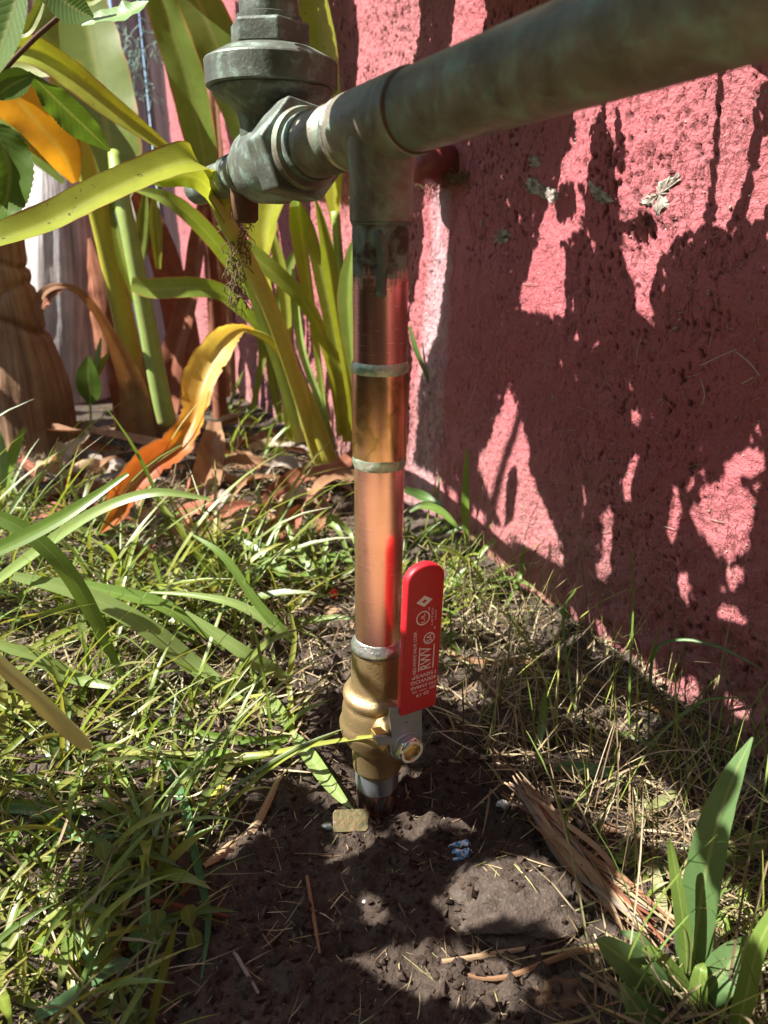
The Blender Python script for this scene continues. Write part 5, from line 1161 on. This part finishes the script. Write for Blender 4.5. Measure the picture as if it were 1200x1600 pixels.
for q, m_, lb, nm_ in [([(272, 1330, 22), (240, 1380, 34), (215, 1440, 34), (190, 1500, 26)], 'bark_strip', 'dark fibrous bark strip lying at the edge of the grass', 'bark_strip'),
                     ([(240, 1420, 6), (290, 1428, 12), (358, 1445, 6)], 'bark_red', 'thin reddish bark sliver pointing at the dug soil', 'bark_sliver'),
                     ([(300, 1370, 8), (294, 1390, 12), (284, 1412, 8)], 'bark_red', 'short reddish bark chip above the sliver', 'bark_sliver'),
                     ([(268, 1308, 14), (310, 1270, 15), (345, 1240, 12), (362, 1224, 8)], 'stem_yellow', 'yellow plant stem lying under the grass', 'cut_stem'),
                     ([(320, 1365, 8), (360, 1330, 18), (400, 1300, 14), (440, 1215, 8)], 'dry_tan', 'tan dry blade at the left edge of the dug soil', 'dry_grass'),
                     ([(480, 1380, 5), (490, 1440, 6), (500, 1500, 4)], 'dry_brown', 'thin forked dry stalk on the bare soil', 'dry_stalk'),
                     ([(355, 1480, 5), (380, 1520, 6), (405, 1565, 4)], 'dry_grey', 'thin grey dry stalk on the soil at the bottom', 'dry_stalk'),
                     ([(690, 1510, 6), (760, 1500, 8), (820, 1490, 6)], 'dry_tan', 'pale dry stalk lying beside the dusty stone', 'dry_stalk'),
                     ([(700, 1525, 5), (780, 1540, 7), (900, 1500, 9), (990, 1495, 6)], 'dry_brown', 'brown dry stalk crossing the rust-stained stone', 'dry_stalk'),
                     ([(905, 1530, 5), (960, 1560, 10), (1000, 1590, 8)], 'dry_tan', 'dry blade reaching into the right foreground weed', 'dry_grass'),
                     ([(750, 1040, 8), (850, 1040, 11), (950, 1080, 13), (1060, 1130, 12), (1190, 1190, 10)], 'dry_brown', 'long brown dry stalk lying along the foot of the wall', 'dry_stalk'),
                     ([(640, 950, 6), (680, 1000, 12), (720, 1035, 14), (780, 1045, 6)], 'dry_brown', 'bent dry stalk behind the red handle', 'dry_stalk')]:
    P0 = np.array([onG(x, y) + [0, 0, .005 + .004 * rng.random()] for x, y, _ in q]); zz = (P0 - CAM) @ fwd
    W0 = np.array([c_[2] for c_ in q]) * zz / FPX
    tg = MB().ribbon(P0, W0, normal=(.1, -.4, .9), fold=-.5, curl=-.2, n=7, seg=20, wave=.4).build(nm_, MAT[m_], None)
    tag(tg, lb, nm_.replace('_', ' '))
# litter of small leaf scraps
lm = MB()
b_ = pick(420, lambda px, py, p: ((1 - sm(px, 560, 700)) * sm(py, 640, 700) * (1 - sm(py, 900, 1050)) + .06 + sm(px, 640, 800) * sm(py, 940, 1000) * .25) * soilfree(px, py))
for p in b_:
    L0 = rng.uniform(.006, .024); a = rng.uniform(0, 6.28); d_ = np.array([math.cos(a), math.sin(a), rng.normal(0, .35)]) * L0
    c3 = STRAW[rng.integers(0, 6)] * np.array([1, .8, .75]) * rng.uniform(.5, 1)
    lm.ribbon(np.array([p + [0, 0, .002], p + d_ * .5 + [0, 0, .005], p + d_ + [0, 0, .003]]), np.array([.1, .45, .08]) * L0, normal=(rng.normal(0, .5), rng.normal(-.2, .5), 1), fold=.3, n=4, seg=6, wave=.5, C=(*c3, 1))
tag(lm.build('leaf_litter', MAT['straw'], None), 'scraps of dead leaf littering the ground', 'litter', kind='stuff')

# ------------------------------------------------------------------ the shrub overhead, left of the frame, that dapples the wall and soil
e1 = nrm(np.cross([0, 0, 1.], S)); e2 = np.cross(S, e1)
def sp2(P): P = np.atleast_2d(P); return P @ e1, P @ e2
RES = .0025; A0, B0 = -2.0, -1.0; NA, NB = 1300, 900
lit_m = np.zeros((NA, NB), bool)
def fill(a, b):
    ia = (a - A0) / RES; ib = (b - B0) / RES
    x0, x1, y0, y1 = int(ia.min()), int(ia.max()) + 1, int(ib.min()), int(ib.max()) + 1
    X, Y = np.meshgrid(np.arange(x0, x1 + 1), np.arange(y0, y1 + 1), indexing='ij'); ins = np.zeros(X.shape, bool); n = len(ia)
    for k in range(n):
        xa, ya, xb, yb = ia[k], ib[k], ia[(k + 1) % n], ib[(k + 1) % n]
        with np.errstate(divide='ignore', invalid='ignore'):
            c_ = ((ya > Y) != (yb > Y)) & (X < (xb - xa) * (Y - ya) / (yb - ya + 1e-12) + xa)
        ins ^= c_
    X, Y = X[ins], Y[ins]; ok = (X >= 0) & (X < NA) & (Y >= 0) & (Y < NB); return X[ok], Y[ok]
def litpoly(pts, fn, val=True):
    a, b = sp2(np.array([fn(*p) for p in pts])); X, Y = fill(a, b); lit_m[X, Y] = val
wallf = lambda x, y: wall_pt(x, y)
for poly in [[(545, -40), (654, -40), (650, 50), (640, 120), (560, 140)], [(710, -40), (755, -40), (748, 60), (700, 100), (700, 40)],
             [(890, 150), (945, 150), (922, 200), (925, 235), (918, 290), (890, 282), (870, 282), (874, 240), (900, 220)],
             [(858, 300), (880, 288), (905, 300), (916, 325), (905, 355), (885, 372), (862, 376), (842, 360), (850, 330)],
             [(845, 372), (885, 395), (880, 440), (880, 490), (850, 488), (812, 480), (830, 430), (832, 390)],
             [(953, 150), (1122, 100), (1112, 200), (1105, 290), (1098, 345), (1060, 375), (1040, 400), (1015, 440), (1022, 515), (1000, 480), (990, 440), (975, 400), (970, 300), (972, 250), (950, 200)],
             [(1135, 100), (1188, 90), (1172, 170), (1150, 290), (1135, 340), (1115, 345), (1120, 250)], [(1204, 180), (1202, 270), (1180, 335), (1163, 330), (1180, 250)],
             [(787, 597), (805, 640), (825, 690), (830, 740), (850, 790), (875, 850), (890, 960), (870, 975), (840, 920), (800, 850), (770, 780), (745, 715), (765, 690)],
             [(662, 284), (712, 284), (704, 350), (698, 400), (690, 480), (675, 560), (650, 640), (640, 730), (626, 720), (626, 640), (636, 500), (656, 400)],
             [(488, 320), (552, 320), (552, 640), (520, 650), (500, 560), (484, 430)], [(330, 150), (345, 150), (362, 250), (345, 260)],
             [(1165, 705), (1190, 715), (1195, 740), (1170, 760), (1140, 750), (1145, 735)], [(1110, 780), (1140, 765), (1165, 770), (1190, 800), (1180, 860), (1150, 888), (1120, 865), (1096, 830)],
             [(1145, 900), (1168, 905), (1162, 937), (1148, 920)], [(1058, 1050), (1085, 1058), (1098, 1090), (1085, 1112), (1065, 1090)], [(1190, 662), (1204, 655), (1204, 690)],
             [(892, 590), (908, 594), (908, 606), (896, 602)], [(972, 628), (990, 640), (1006, 652), (990, 660)]]:
    litpoly(poly, wallf)
for poly in [[(862, 300), (885, 284), (906, 304), (902, 334), (880, 348), (860, 332)], [(972, 345), (1000, 332), (1034, 352), (1028, 374), (998, 380), (974, 366)],
             [(960, 150), (968, 150), (985, 260), (975, 290), (968, 250)]]: litpoly(poly, wallf, False)
gnd = lambda x, y: onz(x, y, .006)
for poly in [[(680, 1412), (720, 1375), (800, 1350), (868, 1352), (905, 1400), (850, 1440), (760, 1440), (700, 1446)], [(540, 1490), (600, 1478), (690, 1470), (740, 1485), (840, 1530), (780, 1570), (640, 1545), (545, 1505)],
             [(600, 1285), (640, 1262), (668, 1270), (640, 1300)], [(900, 1180), (1010, 1200), (1100, 1280), (1160, 1330), (1060, 1340), (940, 1290), (880, 1230)], [(850, 1420), (930, 1430), (1000, 1490), (940, 1490), (870, 1460)],
             [(960, 1100), (1010, 1130), (1000, 1160), (950, 1140)], [(1000, 1380), (1120, 1370), (1210, 1440), (1210, 1590), (1060, 1560), (990, 1450)],
             [(520, 1270), (560, 1262), (575, 1300), (520, 1312)], [(505, 1310), (545, 1305), (540, 1330), (505, 1335)], [(690, 1240), (730, 1230), (760, 1250), (715, 1262)], [(555, 1395), (590, 1395), (590, 1440), (555, 1430)],
             [(500, 830), (640, 815), (760, 840), (900, 950), (880, 1000), (720, 985), (500, 950)], [(700, 1060), (740, 1050), (760, 1090), (710, 1100)]]:
    litpoly(poly, gnd)
def litpts(P, rad=3):
    a, b = sp2(np.asarray(P)); ia = ((a - A0) / RES).astype(int); ib = ((b - B0) / RES).astype(int)
    for da in range(-rad, rad + 1):
        for db in range(-rad, rad + 1):
            if da * da + db * db <= rad * rad:
                x_, y_ = ia + da, ib + db; ok = (x_ >= 0) & (x_ < NA) & (y_ >= 0) & (y_ < NB); lit_m[x_[ok], y_[ok]] = True
def verts_of(o):
    me = o.data; co = np.empty(len(me.vertices) * 3, np.float32); me.vertices.foreach_get('co', co); co = co.reshape(-1, 3)
    me.calc_loop_triangles(); t = np.empty(len(me.loop_triangles) * 3, np.int32); me.loop_triangles.foreach_get('vertices', t); T3 = co[t.reshape(-1, 3)]
    ar = np.linalg.norm(np.cross(T3[:, 1] - T3[:, 0], T3[:, 2] - T3[:, 0]), axis=1); kk = int(min(6000, 400 + ar.sum() / 2e-5))
    i_ = rng.choice(len(T3), kk, p=ar / ar.sum()); w_ = rng.dirichlet((1, 1, 1), kk)
    return np.einsum('ij,ijk->ik', w_, T3[i_]) + wl(o)
for o in list(pa.children) + list(po.children)[:2] + [c for t_ in (grass_sweep, grass_joint, grass_tan) for c in t_.children]: litpts(verts_of(o), 3)
for o in [c for t_ in (pf, pb, pd_, pc, sh) for c in t_.children]: litpts(verts_of(o), 2)
# left flank of the riser, the brass body and the bronze valve catch the sun
for v in np.arange(815, 1002, 2): litpts([[RX - RP * .7, RY - RP * q, zr(v)] for q in np.linspace(-.9, 1.25, 8)], 2)
for v in np.arange(1035, 1160, 2): litpts([[RX - .026, RY - .03 * q, zr(v)] for q in np.linspace(-.4, 1.1, 10)], 2)
P_v = np.concatenate([verts_of(vb)] + [verts_of(c) for c in vb.children if c.name.startswith(('bonnet', 'hex', 'valve_neck'))])
qx, qy, _ = proj(P_v); litpts(P_v[(qx < 425) & (P_v[:, 2] > .4)], 3)
litpts(verts_of(nut), 4)
litpts(verts_of(band), 3)
# which part of the sun's view falls on wall or soil inside the frame
need = np.zeros((NA, NB), bool)
def mark(P, m_):
    a, b = sp2(P[m_]); ia = ((a - A0) / RES).astype(int); ib = ((b - B0) / RES).astype(int)
    ok = (ia > 0) & (ia < NA - 1) & (ib > 0) & (ib < NB - 1); need[ia[ok], ib[ok]] = True
tt, zz = np.meshgrid(np.arange(-.14, 1.9, .0018), np.arange(0, .80, .0018)); PW = (WP + tt.reshape(-1, 1) * WD + zz.reshape(-1, 1) * np.array([0, 0, 1.]))
px, py, dz = proj(PW); mark(PW, (px > 300) & (px < 1290) & (py > -120) & (py < 1300))
for s_ in np.arange(-.42, .02, .002): mark(np.array([TEE + PD * s_ + RH * np.array([math.cos(q) * WN[0], math.cos(q) * WN[1], math.sin(q)]) for q in np.linspace(0, 2.2, 14)]), slice(None))
tt, zz = np.meshgrid(np.arange(-.95, 1.0, .002), np.arange(0, 1.15, .002)); PW = (WP + tt.reshape(-1, 1) * WD + zz.reshape(-1, 1) * np.array([0, 0, 1.])); px, py, dz = proj(PW)
mark(PW, ((dz < .05) | (px > 1200) | (py < 0)) & (fbm(PW[:, 1] * 7, PW[:, 2] * 7, 3, 97) < .56))
gx, gy = np.meshgrid(np.arange(-1.0, .42, .002), np.arange(.24, 1.9, .002)); PG = np.stack([gx.ravel(), gy.ravel(), 0 * gx.ravel()], 1)
px, py, dz = proj(PG)
# on the grass side light breaks through in flecks
gl = fbm(PG[:, 0] * 16, PG[:, 1] * 16, 3, 91); opn = (px < np.interp(py, [700, 1000, 1150, 1300, 1600], [640, 560, 470, 330, 230])) & (gl > np.interp(py, [640, 780, 830, 1150, 1300, 1600], [.58, .55, .36, .46, .56, .58]))
a, b = sp2(PG[opn & (px < 640)]); ia = ((a - A0) / RES).astype(int); ib = ((b - B0) / RES).astype(int); ok = (ia > 0) & (ia < NA) & (ib > 0) & (ib < NB); lit_m[ia[ok], ib[ok]] = True
mark(PG, (px > -60) & (px < 1280) & (py > 630) & (py < 1720) & ~opn)
need &= ~lit_m
todo = need.copy(); cv = MB(); ncan = 0
LIM = [(.052, 900, .62), (.038, 1600, .6), (.026, 3000, .6), (.017, 5000, .6), (.011, 7000, .6), (.007, 9000, .6), (.0045, 8000, .7)]
for hl, tries, asp in LIM:
    idx = np.argwhere(todo)
    if not len(idx): break
    for _ in range(tries):
        if _ % 400 == 399:
            idx = np.argwhere(todo)
            if not len(idx): break
        ia, ib = idx[rng.integers(len(idx))]
        if not todo[ia, ib]: continue
        ang = rng.uniform(0, math.pi); hw = hl * asp * rng.uniform(.75, 1.1); m_ = int(hl / RES) + 1
        if ia < m_ + 1 or ib < m_ + 1 or ia > NA - m_ - 2 or ib > NB - m_ - 2: continue
        X, Y = np.meshgrid(np.arange(-m_, m_ + 1), np.arange(-m_, m_ + 1), indexing='ij')
        u_ = (X * math.cos(ang) + Y * math.sin(ang)) * RES / hl; v_ = (-X * math.sin(ang) + Y * math.cos(ang)) * RES / hw
        ins = (np.abs(u_) <= 1) & (np.abs(v_) <= np.sqrt(np.clip(1 - u_ ** 2, 0, 1)) * (1 - .3 * u_))
        subl = lit_m[ia - m_:ia + m_ + 1, ib - m_:ib + m_ + 1]; k_lit = (subl & ins).sum()
        if k_lit > .015 * ins.sum(): continue
        st_ = todo[ia - m_:ia + m_ + 1, ib - m_:ib + m_ + 1]; gain = (st_ & ins).sum()
        if gain < (.10 if hl > .012 else .2) * ins.sum() and hl > .008: continue
        st_ &= ~ins
        a, b = A0 + ia * RES, B0 + ib * RES; base = e1 * a + e2 * b
        # slide it up the sun's ray until it hangs above the frame, clear of everything in view
        gnd_s = -base[2] / S[2]; s0 = gnd_s + rng.uniform(.78, .95)
        ok = False
        for _k in range(40):
            Pc = base + S * s0; q = np.stack([Pc, Pc + e1 * hl, Pc - e1 * hl, Pc + e2 * hl, Pc - e2 * hl])
            qx, qy, qz = proj(q); vis = (qz > 0) & (qx > -70) & (qx < 1270) & (qy > -70)
            if not vis.any(): ok = True; break
            s0 += .04
        if not ok: continue
        d1 = e1 * math.cos(ang) + e2 * math.sin(ang); d2 = -e1 * math.sin(ang) + e2 * math.cos(ang)
        tl_ = S * rng.normal(0, .35) * hl; tl2 = S * rng.normal(0, .35) * hw
        us = np.array([-1, -.8, -.4, .1, .55, .85, 1]); wd_ = np.sqrt(np.clip(1 - us ** 2, 0, 1)) * (1 - .3 * us)
        V = np.concatenate([[Pc + (d1 * hl + tl_) * u - (d2 * hw + tl2) * w_ + S * .1 * hw * w_, Pc + (d1 * hl + tl_) * u, Pc + (d1 * hl + tl_) * u + (d2 * hw + tl2) * w_ + S * .1 * hw * w_] for u, w_ in zip(us, wd_)])
        F = [[3 * i + j, 3 * i + j + 1, 3 * i + j + 4, 3 * i + j + 3] for i in range(6) for j in (0, 1)]
        cv.add(V, F, np.tile([[.2, .5], [.5, .5], [.8, .5]], (7, 1)), (*(np.array([.07, .13, .03]) * rng.uniform(.7, 1.3)), 1)); ncan += 1

os_ = thing('overhanging_shrub', 'leafy shrub overhanging from the left whose leaves dapple the wall', 'shrub', (-1.1, .8, 0))
tag(cv.build('leaves', MAT['canopy'], os_), kind='stuff')
bt = MB()
for _ in range(5):
    y_ = rng.uniform(.45, 1.0); P0 = np.array([[-1.1, .8, -.05], [-1.05, .8, .7], [-.85, y_ * .5 + .4, 1.15], [-.6, y_, 1.3]]); bt.tube(spline(P0, 20), np.linspace(.018, .004, 21), 8)
bt.build('branches', MAT['twig'], os_)

# ------------------------------------------------------------------ unseen leafy screen added behind the camera to cut skylight and darken reflections
hg_ = MB(); n = 9000
th = rng.uniform(math.radians(160), math.radians(335), n); hmax = np.where(th < math.radians(215), 1.1, 2.2); zz = rng.random(n) * hmax
rad_ = 2.1 + rng.normal(0, .18, n) - .25 * zz / 3.4
c_ = np.stack([rad_ * np.cos(th), rad_ * np.sin(th) + .3, zz], 1)
okk = (c_ - WP) @ WN > .25; c_ = c_[okk]; n = len(c_)
a_ = rng.normal(0, 1, (n, 3)); a_ /= np.linalg.norm(a_, axis=1)[:, None]; b2 = np.cross(a_, rng.normal(0, 1, (n, 3))); b2 /= np.linalg.norm(b2, axis=1)[:, None]
L_ = rng.uniform(.07, .14, n)[:, None]
V = np.stack([c_ - a_ * L_, c_ + b2 * L_ * .5, c_ + a_ * L_, c_ - b2 * L_ * .5], 1)
C = np.concatenate([np.repeat((np.array([.05, .085, .025]) * rng.uniform(.6, 1.5, (n, 1)))[:, None], 4, 1), np.ones((n, 4, 1))], -1).reshape(-1, 4)
hg_.add(V.reshape(-1, 3), np.arange(n * 4).reshape(-1, 4), np.tile([[.2, .5]], (n * 4, 1)), C)
hr = thing('sky_screen_hedge', 'dark leafy screen added behind the viewer to block part of the sky', 'sky_screen_hedge', (0, -1.8, 0))
tag(hg_.build('leaves', MAT['canopy'], hr), kind='stuff')
